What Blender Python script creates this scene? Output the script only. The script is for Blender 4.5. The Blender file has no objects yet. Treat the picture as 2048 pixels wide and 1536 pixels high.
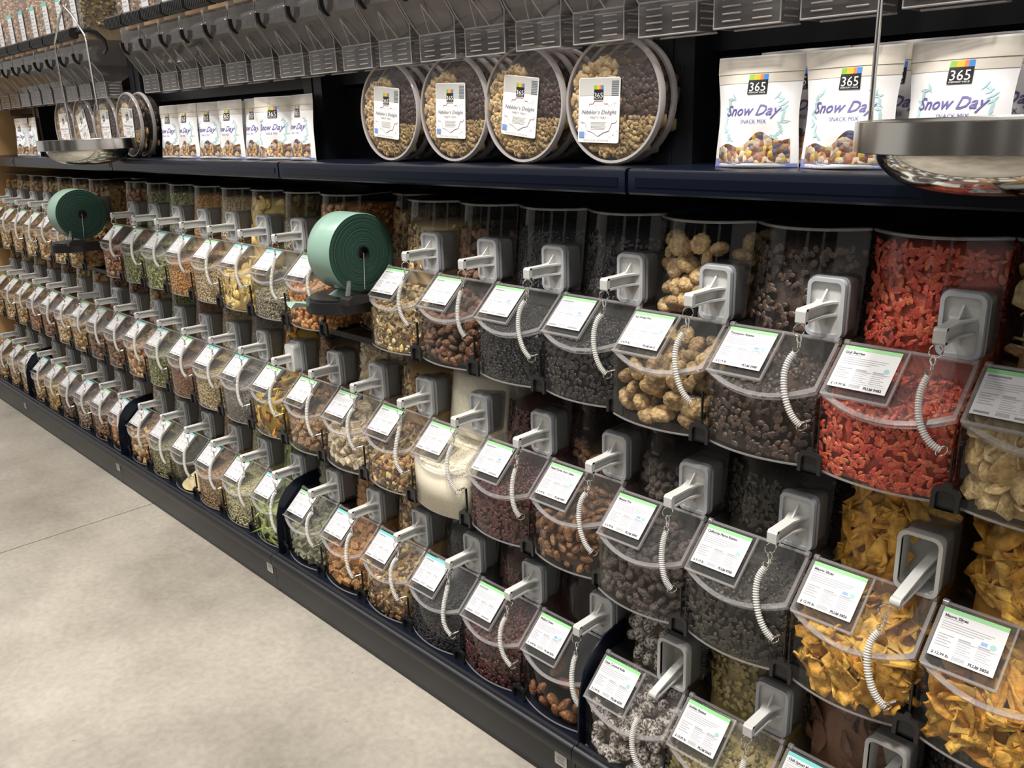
import bpy, math, random
import numpy as np
from mathutils import Matrix, Vector

random.seed(7)
rng = np.random.default_rng(7)
S = bpy.context.scene
COL = S.collection

# ------------------------------------------------------------------ camera, world, light, exposure
CAM_Z = 1.37
cam_d = bpy.data.cameras.new('camera')
cam = bpy.data.objects.new('camera', cam_d)
COL.objects.link(cam)
S.camera = cam
F_PX = 1714.4
cam_d.sensor_fit = 'HORIZONTAL'
cam_d.sensor_width = 36.0
cam_d.lens = F_PX / 2048 * 36.0
cam_d.clip_start = 0.02
cam_d.clip_end = 60
yaw, pitch, roll = math.radians(-46.082), math.radians(-17.193), math.radians(-2.046)
fw = Vector((math.sin(yaw) * math.cos(pitch), math.cos(yaw) * math.cos(pitch), math.sin(pitch)))
rt = Vector((math.cos(yaw), -math.sin(yaw), 0))
up = rt.cross(fw)
r2 = math.cos(roll) * rt + math.sin(roll) * up
u2 = -math.sin(roll) * rt + math.cos(roll) * up
cam.matrix_world = Matrix(((r2.x, u2.x, -fw.x, 0), (r2.y, u2.y, -fw.y, 0), (r2.z, u2.z, -fw.z, CAM_Z), (0, 0, 0, 1)))

W = bpy.data.worlds.new('store_ambient')
S.world = W
W.use_nodes = True
W.node_tree.nodes['Background'].inputs[0].default_value = (1.0, 0.965, 0.92, 1)
W.node_tree.nodes['Background'].inputs[1].default_value = 0.64

def area_light(name, loc, target, size, size_y, power, color=(1, 0.95, 0.88), spread=math.pi):
    d = bpy.data.lights.new(name, 'AREA')
    d.shape = 'RECTANGLE'
    d.size, d.size_y = size, size_y
    d.energy = power
    d.color = color
    d.spread = spread
    o = bpy.data.objects.new(name, d)
    COL.objects.link(o)
    o.location = loc
    o.rotation_euler = (Vector(target) - Vector(loc)).to_track_quat('-Z', 'Y').to_euler()
    return o

# ceiling track lamps over the aisle, aimed at the shelving
for lx, pw_ in ((-5.2, 26), (-3.9, 24), (-2.6, 24), (-1.3, 31), (-0.3, 48)):
    area_light('track_lamp', (lx, 0.25, 3.7), (lx, 1.18, 0.9), 0.30, 0.30, pw_, spread=math.radians(120))
for i, lx in enumerate((-6.5, -3.2, 0.2)):
    area_light('aisle_lamp', (lx, -1.3, 4.2), (lx + 0.2, -0.4, 0), 1.4, 0.4, 12)
area_light('floor_spot', (-2.3, -0.3, 3.8), (-2.25, 0.12, 0), 0.25, 0.25, 14, spread=math.radians(55))

S.view_settings.view_transform = 'Standard'
S.view_settings.look = 'None'
S.view_settings.gamma = 1.0
S.view_settings.use_curve_mapping = False
S.view_settings.exposure = -0.12
S.cycles.transparent_max_bounces = 32
S.cycles.max_bounces = 10
S.cycles.caustics_reflective = False
S.cycles.caustics_refractive = False

# ------------------------------------------------------------------ materials
MATS = {}

def nt(name):
    m = bpy.data.materials.new(name)
    m.use_nodes = True
    t = m.node_tree
    return m, t, t.nodes, t.links

def solid(name, color, rough=0.5, metal=0.0, spec=0.5, bump=0.0, bscale=40.0, vary=0.0, coat=0.0, sss=0.0):
    if name in MATS:
        return MATS[name]
    m, t, N, L = nt(name)
    b = N['Principled BSDF']
    b.inputs['Base Color'].default_value = (*color, 1)
    b.inputs['Roughness'].default_value = rough
    b.inputs['Metallic'].default_value = metal
    b.inputs['Specular IOR Level'].default_value = spec
    b.inputs['Coat Weight'].default_value = coat
    if bump or vary:
        tc = N.new('ShaderNodeTexCoord')
        nz = N.new('ShaderNodeTexNoise')
        nz.inputs['Scale'].default_value = bscale
        nz.inputs['Detail'].default_value = 5
        L.new(tc.outputs['Object'], nz.inputs['Vector'])
        if vary:
            mx = N.new('ShaderNodeMix')
            mx.data_type = 'RGBA'
            L.new(nz.outputs['Fac'], mx.inputs[0])
            mx.inputs[6].default_value = (*[c * (1 - vary) for c in color], 1)
            mx.inputs[7].default_value = (*[min(1, c * (1 + vary)) for c in color], 1)
            L.new(mx.outputs[2], b.inputs['Base Color'])
        if bump:
            bp = N.new('ShaderNodeBump')
            bp.inputs['Strength'].default_value = bump
            bp.inputs['Distance'].default_value = 0.002
            L.new(nz.outputs['Fac'], bp.inputs['Height'])
            L.new(bp.outputs[0], b.inputs['Normal'])
    MATS[name] = m
    return m

def clear(name, tint=(0.93, 0.93, 0.92), haze=0.03, hazecol=(0.75, 0.73, 0.72), ior=1.45, rough=0.04, gain=1.0):
    """thin clear plastic: see-through, with a Fresnel gloss and a little diffuse haze for milky tone and painted-in reflections"""
    if name in MATS:
        return MATS[name]
    m, t, N, L = nt(name)
    N.remove(N['Principled BSDF'])
    out = N['Material Output']
    tr = N.new('ShaderNodeBsdfTransparent')
    tr.inputs[0].default_value = (*tint, 1)
    df = N.new('ShaderNodeBsdfDiffuse')
    df.inputs[0].default_value = (*hazecol, 1)
    gl = N.new('ShaderNodeBsdfGlossy')
    gl.inputs['Roughness'].default_value = rough
    m1 = N.new('ShaderNodeMixShader')
    m1.inputs[0].default_value = haze
    L.new(tr.outputs[0], m1.inputs[1])
    L.new(df.outputs[0], m1.inputs[2])
    lw = N.new('ShaderNodeLayerWeight')          # Schlick Fresnel, the same from both sides of the thin wall
    lw.inputs['Blend'].default_value = 0.5
    pw = N.new('ShaderNodeMath')
    pw.operation = 'POWER'
    pw.inputs[1].default_value = 5.0
    L.new(lw.outputs['Facing'], pw.inputs[0])
    ml = N.new('ShaderNodeMath')
    ml.operation = 'MULTIPLY_ADD'
    ml.use_clamp = True
    ml.inputs[1].default_value = 0.90
    ml.inputs[2].default_value = 0.030 * gain
    L.new(pw.outputs[0], ml.inputs[0])
    m2 = N.new('ShaderNodeMixShader')
    L.new(ml.outputs[0], m2.inputs[0])
    L.new(m1.outputs[0], m2.inputs[1])
    L.new(gl.outputs[0], m2.inputs[2])
    L.new(m2.outputs[0], out.inputs[0])
    MATS[name] = m
    return m

def ramp_nodes(N, cols):
    r = N.new('ShaderNodeValToRGB')
    el = r.color_ramp.elements
    n = len(cols)
    while len(el) < n:
        el.new(0.5)
    for i, c in enumerate(cols):
        el[i].position = i / max(1, n - 1)
        el[i].color = (*c, 1)
    return r

def food(name, cols, rough=0.55, mode='attr', grain=300.0, amount=0.25, bump=0.35, dust=None, bdist=0.002):
    """food surface: colour per piece ('attr' = mesh attribute, 'obj' = object random), fine mottling and wrinkle relief"""
    if name in MATS:
        return MATS[name]
    m, t, N, L = nt(name)
    b = N['Principled BSDF']
    b.inputs['Roughness'].default_value = rough
    tc = N.new('ShaderNodeTexCoord')
    nz = N.new('ShaderNodeTexNoise')
    nz.inputs['Scale'].default_value = grain
    nz.inputs['Detail'].default_value = 4
    L.new(tc.outputs['Object'], nz.inputs['Vector'])
    if mode == 'attr':
        a = N.new('ShaderNodeAttribute')
        a.attribute_name = 'piece_colour'
        src = a.outputs['Color']
    else:
        oi = N.new('ShaderNodeObjectInfo')
        r = ramp_nodes(N, cols)
        L.new(oi.outputs['Random'], r.inputs[0])
        src = r.outputs[0]
    mp = N.new('ShaderNodeMapRange')
    mp.inputs[1].default_value = 0.3
    mp.inputs[2].default_value = 0.7
    mp.inputs[3].default_value = 1 - amount
    mp.inputs[4].default_value = 1 + amount
    L.new(nz.outputs['Fac'], mp.inputs[0])
    mul = N.new('ShaderNodeVectorMath')
    mul.operation = 'SCALE'
    L.new(src, mul.inputs[0])
    L.new(mp.outputs[0], mul.inputs['Scale'])
    col = mul.outputs[0]
    if dust:
        n2 = N.new('ShaderNodeTexNoise')
        n2.inputs['Scale'].default_value = 7
        n2.inputs['Detail'].default_value = 6
        L.new(tc.outputs['Object'], n2.inputs['Vector'])
        th = N.new('ShaderNodeMapRange')
        th.inputs[1].default_value = 0.44
        th.inputs[2].default_value = 0.56
        L.new(n2.outputs['Fac'], th.inputs[0])
        mx = N.new('ShaderNodeMix')
        mx.data_type = 'RGBA'
        L.new(th.outputs[0], mx.inputs[0])
        L.new(col, mx.inputs[6])
        mx.inputs[7].default_value = (*dust, 1)
        col = mx.outputs[2]
    L.new(col, b.inputs['Base Color'])
    bp = N.new('ShaderNodeBump')
    bp.inputs['Strength'].default_value = bump
    bp.inputs['Distance'].default_value = bdist
    L.new(nz.outputs['Fac'], bp.inputs['Height'])
    L.new(bp.outputs[0], b.inputs['Normal'])
    MATS[name] = m
    return m

NAVY = solid('navy_enamel', (0.0035, 0.0055, 0.013), 0.28, spec=0.24)
DARK = solid('black_enamel', (0.007, 0.008, 0.011), 0.36, spec=0.35)
KICK = solid('charcoal_kick', (0.017, 0.018, 0.023), 0.36, spec=0.42)
BLACKP = solid('black_plastic', (0.012, 0.012, 0.013), 0.32)
GREY = solid('grey_scoop_plastic', (0.50, 0.50, 0.485), 0.36)
GREYR = solid('blue_grey_gasket', (0.38, 0.40, 0.425), 0.45)
WHITE = solid('card_white', (0.56, 0.555, 0.57), 0.45)
INK = solid('ink_black', (0.03, 0.03, 0.035), 0.6)
INKG = solid('ink_grey', (0.30, 0.30, 0.33), 0.6)
GREENB = solid('band_green', (0.20, 0.50, 0.20), 0.5)
TEALB = solid('band_teal', (0.12, 0.44, 0.44), 0.5)
SEAL = solid('seal_green', (0.25, 0.45, 0.40), 0.5)
SEALB = solid('seal_blue', (0.18, 0.30, 0.60), 0.5)
STEEL = solid('polished_steel', (0.66, 0.64, 0.59), 0.09, metal=1.0)
BRUSH = solid('brushed_steel', (0.60, 0.58, 0.54), 0.22, metal=1.0)
CHROME = solid('chrome', (0.80, 0.78, 0.74), 0.10, metal=1.0)
WOOD = solid('tan_wood', (0.50, 0.30, 0.13), 0.5, vary=0.18, bscale=3.0)
PLASTIC = clear('clear_plastic', (0.94, 0.94, 0.93), haze=0.006)
LIDP = clear('clear_lid_plastic', (0.93, 0.93, 0.92), haze=0.012, rough=0.06)
EDGE = clear('clear_plastic_edge', (0.80, 0.79, 0.79), haze=0.16, hazecol=(0.80, 0.77, 0.78), rough=0.08, gain=2.0)  # milky haze puts the pale rim highlights into the colour
SMOKE = clear('smoky_dock_plastic', (0.80, 0.80, 0.80), haze=0.07, hazecol=(0.5, 0.5, 0.5))
CHUTE = clear('clear_chute_plastic', (0.84, 0.82, 0.81), haze=0.07, hazecol=(0.72, 0.67, 0.65), rough=0.06, gain=2.6)
EDGE2 = clear('bright_chute_edge', (0.75, 0.74, 0.74), haze=0.42, hazecol=(0.78, 0.75, 0.74), rough=0.10, gain=2.0)  # strong pale haze paints highlights on dispenser edges and ribs
COILM = clear('milky_coil', (0.85, 0.84, 0.82), haze=0.62, hazecol=(0.74, 0.73, 0.70), rough=0.2)

def bag_roll_mat():
    m, t, N, L = nt('teal_film_side')
    b = N['Principled BSDF']
    b.inputs['Base Color'].default_value = (0.205, 0.325, 0.270, 1)
    b.inputs['Roughness'].default_value = 0.32
    return m
FILM = bag_roll_mat()

def ring_mat():
    m, t, N, L = nt('teal_film_wound_face')
    b = N['Principled BSDF']
    tc = N.new('ShaderNodeTexCoord')
    sp = N.new('ShaderNodeSeparateXYZ')
    L.new(tc.outputs['Object'], sp.inputs[0])
    cb = N.new('ShaderNodeCombineXYZ')
    L.new(sp.outputs[1], cb.inputs[1])
    L.new(sp.outputs[2], cb.inputs[2])
    ln = N.new('ShaderNodeVectorMath')
    ln.operation = 'LENGTH'
    L.new(cb.outputs[0], ln.inputs[0])
    nz = N.new('ShaderNodeTexNoise')
    nz.noise_dimensions = '1D'
    nz.inputs['Scale'].default_value = 420
    nz.inputs['Detail'].default_value = 3
    L.new(ln.outputs['Value'], nz.inputs['W'])
    r = ramp_nodes(N, [(0.010, 0.028, 0.021), (0.020, 0.050, 0.038), (0.046, 0.098, 0.076)])
    r.color_ramp.elements[0].position = 0.3
    r.color_ramp.elements[2].position = 0.75
    L.new(nz.outputs['Fac'], r.inputs[0])
    L.new(r.outputs[0], b.inputs['Base Color'])
    b.inputs['Roughness'].default_value = 0.5
    b.inputs['Specular IOR Level'].default_value = 0.15
    return m
ROLLF = ring_mat()

def concrete():
    m, t, N, L = nt('polished_concrete')
    b = N['Principled BSDF']
    tc = N.new('ShaderNodeTexCoord')
    n1 = N.new('ShaderNodeTexNoise')
    n1.inputs['Scale'].default_value = 1.6
    n1.inputs['Detail'].default_value = 8
    n1.inputs['Roughness'].default_value = 0.62
    n2 = N.new('ShaderNodeTexNoise')
    n2.inputs['Scale'].default_value = 55
    n2.inputs['Detail'].default_value = 4
    n3 = N.new('ShaderNodeTexVoronoi')
    n3.inputs['Scale'].default_value = 26
    for n in (n1, n2, n3):
        L.new(tc.outputs['Object'], n.inputs['Vector'])
    r1 = ramp_nodes(N, [(0.200, 0.180, 0.152), (0.278, 0.254, 0.218), (0.335, 0.307, 0.264)])
    r1.color_ramp.elements[0].position = 0.36
    r1.color_ramp.elements[1].position = 0.52
    r1.color_ramp.elements[2].position = 0.66
    L.new(n1.outputs['Fac'], r1.inputs[0])
    mp = N.new('ShaderNodeMapRange')
    mp.inputs[1].default_value = 0.3
    mp.inputs[2].default_value = 0.7
    mp.inputs[3].default_value = 0.88
    mp.inputs[4].default_value = 1.08
    L.new(n2.outputs['Fac'], mp.inputs[0])
    sc = N.new('ShaderNodeVectorMath')
    sc.operation = 'SCALE'
    L.new(r1.outputs[0], sc.inputs[0])
    L.new(mp.outputs[0], sc.inputs['Scale'])
    # sparse dark and pale aggregate specks
    th = N.new('ShaderNodeMapRange')
    th.inputs[1].default_value = 0.05
    th.inputs[2].default_value = 0.075
    th.inputs[3].default_value = 0.55
    th.inputs[4].default_value = 1.0
    L.new(n3.outputs['Distance'], th.inputs[0])
    s2 = N.new('ShaderNodeVectorMath')
    s2.operation = 'SCALE'
    L.new(sc.outputs[0], s2.inputs[0])
    wn = N.new('ShaderNodeSeparateColor')
    L.new(n3.outputs['Color'], wn.inputs[0])
    gt = N.new('ShaderNodeMath')
    gt.operation = 'GREATER_THAN'
    gt.inputs[1].default_value = 0.86
    L.new(wn.outputs[0], gt.inputs[0])
    mx = N.new('ShaderNodeMix')
    L.new(gt.outputs[0], mx.inputs[0])
    mx.inputs[2].default_value = 1.0
    L.new(th.outputs[0], mx.inputs[3])
    L.new(mx.outputs[0], s2.inputs['Scale'])
    L.new(s2.outputs[0], b.inputs['Base Color'])
    b.inputs['Roughness'].default_value = 0.42
    b.inputs['Specular IOR Level'].default_value = 0.35
    bp = N.new('ShaderNodeBump')
    bp.inputs['Strength'].default_value = 0.06
    L.new(n2.outputs['Fac'], bp.inputs['Height'])
    L.new(bp.outputs[0], b.inputs['Normal'])
    return m
CONC = concrete()

# ------------------------------------------------------------------ mesh helpers
class MB:
    def __init__(s):
        s.v, s.f = [], []
    def add(s, vs, fs):
        o = len(s.v)
        s.v += [tuple(p) for p in vs]
        s.f += [tuple(i + o for i in f) for f in fs]
        return s
    def box(s, x0, x1, y0, y1, z0, z1):
        vs = [(x0, y0, z0), (x1, y0, z0), (x1, y1, z0), (x0, y1, z0), (x0, y0, z1), (x1, y0, z1), (x1, y1, z1), (x0, y1, z1)]
        return s.add(vs, [(0, 3, 2, 1), (4, 5, 6, 7), (0, 1, 5, 4), (1, 2, 6, 5), (2, 3, 7, 6), (3, 0, 4, 7)])
    def prism(s, poly, a, b, axis):
        """poly: 2-D outline; extruded from a to b along axis 'x','y' or 'z' (poly in the two other axes, in order)"""
        def P(p, h):
            return {'x': (h, p[0], p[1]), 'y': (p[0], h, p[1]), 'z': (p[0], p[1], h)}[axis]
        n = len(poly)
        vs = [P(p, a) for p in poly] + [P(p, b) for p in poly]
        fs = [tuple(range(n))[::-1], tuple(range(n, 2 * n))]
        fs += [(i, (i + 1) % n, n + (i + 1) % n, n + i) for i in range(n)]
        return s.add(vs, fs)
    def frame(s, outer, inner, a, b, axis):
        def P(p, h):
            return {'x': (h, p[0], p[1]), 'y': (p[0], h, p[1]), 'z': (p[0], p[1], h)}[axis]
        n = len(outer)
        vs = [P(p, a) for p in outer] + [P(p, a) for p in inner] + [P(p, b) for p in outer] + [P(p, b) for p in inner]
        fs = []
        for i in range(n):
            j = (i + 1) % n
            fs += [(i, j, n + j, n + i), (2 * n + i, 3 * n + i, 3 * n + j, 2 * n + j), (i, 2 * n + i, 2 * n + j, j), (n + i, n + j, 3 * n + j, 3 * n + i)]
        return s.add(vs, fs)
    def tube(s, path, rad, n=8, closed=False, caps=True):
        pts = [Vector(p) for p in path]
        m = len(pts)
        rr = rad if hasattr(rad, '__len__') else [rad] * m
        vs = []
        prev = None
        for i, p in enumerate(pts):
            a = pts[i - 1] if (i > 0 or closed) else pts[i]
            c = pts[(i + 1) % m] if (i < m - 1 or closed) else pts[i]
            d = (c - a)
            if d.length < 1e-9:
                d = Vector((0, 0, 1))
            d.normalize()
            if prev is None:
                h = Vector((0, 0, 1)) if abs(d.z) < 0.9 else Vector((1, 0, 0))
                nx = d.cross(h).normalized()
            else:
                nx = (prev - d * prev.dot(d))
                nx = nx.normalized() if nx.length > 1e-6 else d.orthogonal().normalized()
            prev = nx
            ny = d.cross(nx)
            for k in range(n):
                t = 2 * math.pi * k / n
                vs.append(p + (nx * math.cos(t) + ny * math.sin(t)) * rr[i])
        fs = []
        for i in range(m if closed else m - 1):
            j = (i + 1) % m
            for k in range(n):
                l = (k + 1) % n
                fs.append((i * n + k, i * n + l, j * n + l, j * n + k))
        if caps and not closed:
            fs += [tuple(range(n))[::-1], tuple(range((m - 1) * n, m * n))]
        return s.add(vs, fs)
    def lathe(s, prof, n=40, axis='z', c=(0, 0, 0)):
        m = len(prof)
        vs = []
        for k in range(n):
            t = 2 * math.pi * k / n
            for r, h in prof:
                q = {'z': (r * math.cos(t), r * math.sin(t), h), 'x': (h, r * math.cos(t), r * math.sin(t)), 'y': (r * math.cos(t), h, r * math.sin(t))}[axis]
                vs.append((q[0] + c[0], q[1] + c[1], q[2] + c[2]))
        fs = []
        for k in range(n):
            l = (k + 1) % n
            for i in range(m - 1):
                fs.append((k * m + i, l * m + i, l * m + i + 1, k * m + i + 1))
        return s.add(vs, fs)
    def mesh(s, name, mat, smooth=None):
        me = bpy.data.meshes.new(name)
        me.from_pydata(s.v, [], s.f)
        if mat:
            me.materials.append(mat)
        finish(me, smooth)
        return me

def finish(me, smooth=None):
    import bmesh
    bm = bmesh.new()
    bm.from_mesh(me)
    bmesh.ops.remove_doubles(bm, verts=bm.verts, dist=1e-6)
    bmesh.ops.recalc_face_normals(bm, faces=bm.faces)
    bm.to_mesh(me)
    bm.free()
    if smooth:
        me.polygons.foreach_set('use_smooth', [True] * len(me.polygons))
        me.set_sharp_from_angle(angle=math.radians(smooth))
    me.update()

def link(name, data, parent=None, loc=(0, 0, 0), rot=(0, 0, 0)):
    o = bpy.data.objects.new(name, data)
    COL.objects.link(o)
    o.parent = parent
    o.location = loc
    o.rotation_euler = rot
    return o

def tag(o, label=None, cat=None, group=None, kind=None):
    for k, v in (('label', label), ('category', cat), ('group', group), ('kind', kind)):
        if v:
            o[k] = v
    return o

def thing(name, label, cat, loc=(0, 0, 0), rz=0, group=None):
    o = link(name, None, None, loc, (0, 0, rz))
    o.empty_display_size = 0.05
    return tag(o, label, cat, group)

def copy_tree(o, parent=None):
    c = o.copy()
    COL.objects.link(c)
    c.parent = parent
    for ch in o.children:
        copy_tree(ch, c)
    return c

def rrect(cx, cy, w, h, r, n=4):
    pts = []
    for sx, sy, a0 in ((1, -1, -90), (1, 1, 0), (-1, 1, 90), (-1, -1, 180)):
        for k in range(n + 1):
            a = math.radians(a0 + 90 * k / n)
            pts.append((cx + sx * (w / 2 - r) + r * math.cos(a), cy + sy * (h / 2 - r) + r * math.sin(a)))
    return pts

def fast_mesh(name, V, T, mat, cols=None, smooth=True):
    """triangle mesh from numpy arrays with a per-vertex colour attribute"""
    me = bpy.data.meshes.new(name)
    me.vertices.add(len(V))
    me.vertices.foreach_set('co', np.ascontiguousarray(V, dtype=np.float32).ravel())
    me.loops.add(len(T) * 3)
    me.loops.foreach_set('vertex_index', np.ascontiguousarray(T, dtype=np.int32).ravel())
    me.polygons.add(len(T))
    me.polygons.foreach_set('loop_start', np.arange(0, len(T) * 3, 3, dtype=np.int32))
    me.polygons.foreach_set('use_smooth', np.full(len(T), smooth))
    if cols is not None:
        a = me.attributes.new('piece_colour', 'FLOAT_COLOR', 'POINT')
        c4 = np.ones((len(V), 4), dtype=np.float32)
        c4[:, :3] = cols
        a.data.foreach_set('color', c4.ravel())
    me.update(calc_edges=True)
    me.validate()
    me.materials.append(mat)
    return me

TEXTS = {}
def text_mesh(s, size, mat, shear=0.0, align='LEFT', bold=0.0, space=1.0):
    key = (s, size, mat.name, shear, align, bold, space)
    if key in TEXTS:
        return TEXTS[key]
    c = bpy.data.curves.new('lettering', 'FONT')
    c.body = s
    c.size = size
    c.shear = shear
    c.align_x = align
    c.offset = bold
    c.resolution_u = 2
    c.space_character = space
    o = bpy.data.objects.new('lettering', c)
    COL.objects.link(o)
    dg = bpy.context.evaluated_depsgraph_get()
    me = bpy.data.meshes.new_from_object(o.evaluated_get(dg))
    bpy.data.objects.remove(o)
    bpy.data.curves.remove(c)
    me.materials.clear()
    me.materials.append(mat)
    me.name = 'lettering'
    TEXTS[key] = me
    return me

ORD = ['zeroth', 'first', 'second', 'third', 'fourth', 'fifth', 'sixth', 'seventh', 'eighth', 'ninth', 'tenth', 'eleventh', 'twelfth', 'thirteenth',
       'fourteenth', 'fifteenth', 'sixteenth', 'seventeenth', 'eighteenth', 'nineteenth', 'twentieth', 'twenty-first', 'twenty-second', 'twenty-third',
       'twenty-fourth', 'twenty-fifth', 'twenty-sixth', 'twenty-seventh', 'twenty-eighth', 'twenty-ninth', 'thirtieth', 'thirty-first', 'thirty-second', 'thirty-third', 'thirty-fourth']

# ------------------------------------------------------------------ setting: floor, end wall
BAYS = [(-5.25, -4.642), (-4.642, -3.423), (-3.423, -2.204), (-2.204, -0.985), (-0.985, 0.234)]
PITCH = 0.2032
fl = link('floor', MB().box(-12, 4, -6, 3, -0.06, -0.012).mesh('floor', solid('floor_joint_grout', (0.12, 0.10, 0.085), 0.9)))
tag(fl, 'pale polished concrete floor of the aisle', kind='structure')
JX = -3.16
for x0, x1 in ((-12, JX - 0.0022), (JX + 0.0022, 4)):
    link('slab', MB().box(x0, x1, -6, 3, -0.012, 0).mesh('slab', CONC), fl)
wl = link('wall_left', MB().box(-5.33, -5.255, 1.10, 1.95, 0, 3.0).mesh('wall_left', WOOD))
tag(wl, 'tan wooden end panel at the far end of the shelving', kind='structure')
wb = link('wall_back', MB().box(-6.5, 1.6, 1.90, 1.98, 0, 3.2).mesh('wall_back', DARK))
tag(wb, 'dark wall behind the shelving', kind='structure')

wf = link('reflection_wall', MB().box(-11, 3.5, -5.6, -5.5, 0, 1.1).mesh('reflection_wall', solid('reflection_wall_grey', (0.30, 0.28, 0.26), 0.6)))  # unseen, added so plastic and steel have something to reflect
tag(wf, 'unseen low grey wall added behind the camera for reflections', kind='structure')
for k_, (a_, b_) in enumerate(((-9.4, -7.4), (-6.7, -4.6), (-4.1, -2.2), (-1.5, 0.9), (1.5, 3.4))):
    link('reflection_panel', MB().box(a_, b_, -5.5, -4.9, 0, 2.3).mesh('reflection_panel', solid('dark_reflection_panel', (0.05, 0.048, 0.05), 0.5)), wf)  # dark blocks added out of view, to band the reflections

# ------------------------------------------------------------------ shelving bays
ROWS = [dict(n='top', y=1.304, z=0.826, hc=0.168), dict(n='middle', y=1.257, z=0.470, hc=0.145), dict(n='bottom', y=1.214, z=0.121, hc=0.145)]
SHELF_Z = 1.278

def shelf_lip_mesh(w):
    b = MB()
    b.prism([(1.262, 1.278), (1.255, 1.276), (1.252, 1.271), (1.252, 1.236), (1.256, 1.232), (1.262, 1.236)], 0.004, w - 0.004, 'x')
    b.box(0.02, w - 0.02, 1.2505, 1.253, 1.246, 1.262)
    return b.mesh('front_lip', NAVY, 40)

def bay(i, x0, x1, label):
    w = x1 - x0
    t = thing('shelving_bay', label, 'shelf', (x0, 0, 0))
    # kick plate and base deck
    link('kick_plate', MB().prism([(1.098, 0.0), (1.098, 0.012), (1.092, 0.02), (1.092, 0.100), (1.112, 0.100), (1.112, 0.0)], 0.001, w - 0.001, 'x').mesh('kick_plate', KICK, 30), t)
    link('base_deck', MB().box(0.001, w - 0.001, 1.106, 1.86, 0.096, 0.119).mesh('base_deck', NAVY), t)
    lip = [(1.108, 0.094), (1.084, 0.094), (1.080, 0.099), (1.080, 0.124), (1.084, 0.130), (1.090, 0.132), (1.094, 0.128), (1.100, 0.128), (1.104, 0.132), (1.108, 0.131)]
    link('deck_lip', MB().prism(lip, 0.001, w - 0.001, 'x').mesh('deck_lip', DARK, 40), t)
    # two bin shelves
    for r in ROWS[:2]:
        yb = r['y'] - 0.035 - (0.027 if i == 4 else 0)
        link('bin_shelf', MB().box(0.002, w - 0.002, yb, 1.86, r['z'] - 0.018, r['z'] - 0.002).mesh('bin_shelf', DARK), t)
    # upper shelf
    link('upper_shelf', MB().box(0.002, w - 0.002, 1.262, 1.86, 1.256, SHELF_Z).mesh('upper_shelf', NAVY), t)
    link('front_lip', shelf_lip_mesh(w), t)
    # back panel
    link('back_panel', MB().box(0, w, 1.865, 1.885, 0.05, 2.4).mesh('back_panel', NAVY), t)
    # rail carrying the gravity bins
    link('bin_rail', MB().prism([(1.445, 1.475), (1.445, 1.530), (1.455, 1.545), (1.60, 1.545), (1.60, 1.475)], 0, w, 'x').mesh('bin_rail', DARK, 30), t)
    # upright post at the left end, with a row of slots
    if i:
        up_ = link('upright', MB().box(-0.045, 0.048, 1.385, 1.47, SHELF_Z - 0.022, 2.4).box(-0.003, 0.003, 1.382, 1.386, SHELF_Z, 2.4).mesh('upright', DARK), t)
        for sx in (-0.026, 0.024):
            for sz in (1.435, 1.60, 1.76):
                link('slot', MB().box(sx - 0.002, sx + 0.002, 1.3835, 1.386, sz, sz + 0.016).mesh('slot', solid('slot_black', (0.001, 0.001, 0.001), 1.0)), up_)
        link('shelf_bracket', MB().prism([(1.30, 1.256), (1.86, 1.256), (1.86, 1.16), (1.60, 1.18), (1.33, 1.235)], -0.006, 0.006, 'x').mesh('shelf_bracket', DARK), t)
    # small price tag stuck on the kick plate near the joint
    if i:
        tg = link('price_tag', MB().prism(rrect(0, 0, 0.034, 0.030, 0.003), -0.0012, 0, 'y').mesh('price_tag', solid('tag_grey_white', (0.55, 0.54, 0.50), 0.4)), t, (-0.035 if i != 4 else -0.04, 1.0915, 0.072))
        link('print', MB().box(-0.011, 0.011, -0.0016, -0.0012, -0.008, -0.005).box(-0.011, 0.008, -0.0016, -0.0012, -0.001, 0.002).box(-0.008, 0.011, -0.0016, -0.0012, 0.006, 0.008).mesh('print', INKG), tg)
    return t

bay_labels = ['narrow navy shelving bay against the tan wooden end panel', 'navy shelving bay behind the far hanging steel pan',
              'navy shelving bay with the row of white snack pouches beyond the trays', 'navy shelving bay carrying the large round party trays',
              'navy shelving bay nearest the camera, with large snack pouches']
for i, (a, b) in enumerate(BAYS):
    bay(i, a, b, bay_labels[i])

# curved divider panels between the bays on the base deck
def divider(x, dy, label):
    pr = [(1.112, 0.119), (1.112, 0.19), (1.118, 0.25), (1.132, 0.292), (1.158, 0.325), (1.195, 0.345), (1.245, 0.352), (1.34, 0.354), (1.34, 0.119)]
    b = MB().prism([(y + dy, z) for y, z in pr], x - 0.002, x + 0.002, 'x')
    o = link('bay_divider', b.mesh('bay_divider', NAVY, 30), None)
    tag(o, label, 'divider', 'curved dividers between the bays')
divider(-0.988, -0.006, 'navy curved divider panel between the medjool date and date roll bins')
divider(-2.206, 0.0, 'navy curved divider panel between the pea pod and green cube bins')
divider(-3.425, -0.01, 'navy curved divider panel beside the bottom-row mixed nut bin')
divider(-4.644, 0.0, 'farthest navy curved divider panel, near the wooden end wall')

# ------------------------------------------------------------------ scoop bins
BW = 0.197
FC, FS = 0.070, 0.022      # front corner reach and bulge
HZ = 0.191                 # hinge height over the bin base
SL = 0.90                  # slope of the front lid
TH = math.atan(SL)
CT = math.cos(TH)
BACK = 0.33
def farc(s, d=0.0):
    return FC + FS * (1 - s * s) - d
def carc(s, h, d=0.0):
    return -0.055 + 0.047 * (1 - s * s) - 0.15 * h - d
SS = [-1 + 2 * k / 14 for k in range(15)]
def us(s):
    return BW / 2 * (1 + s)

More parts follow.
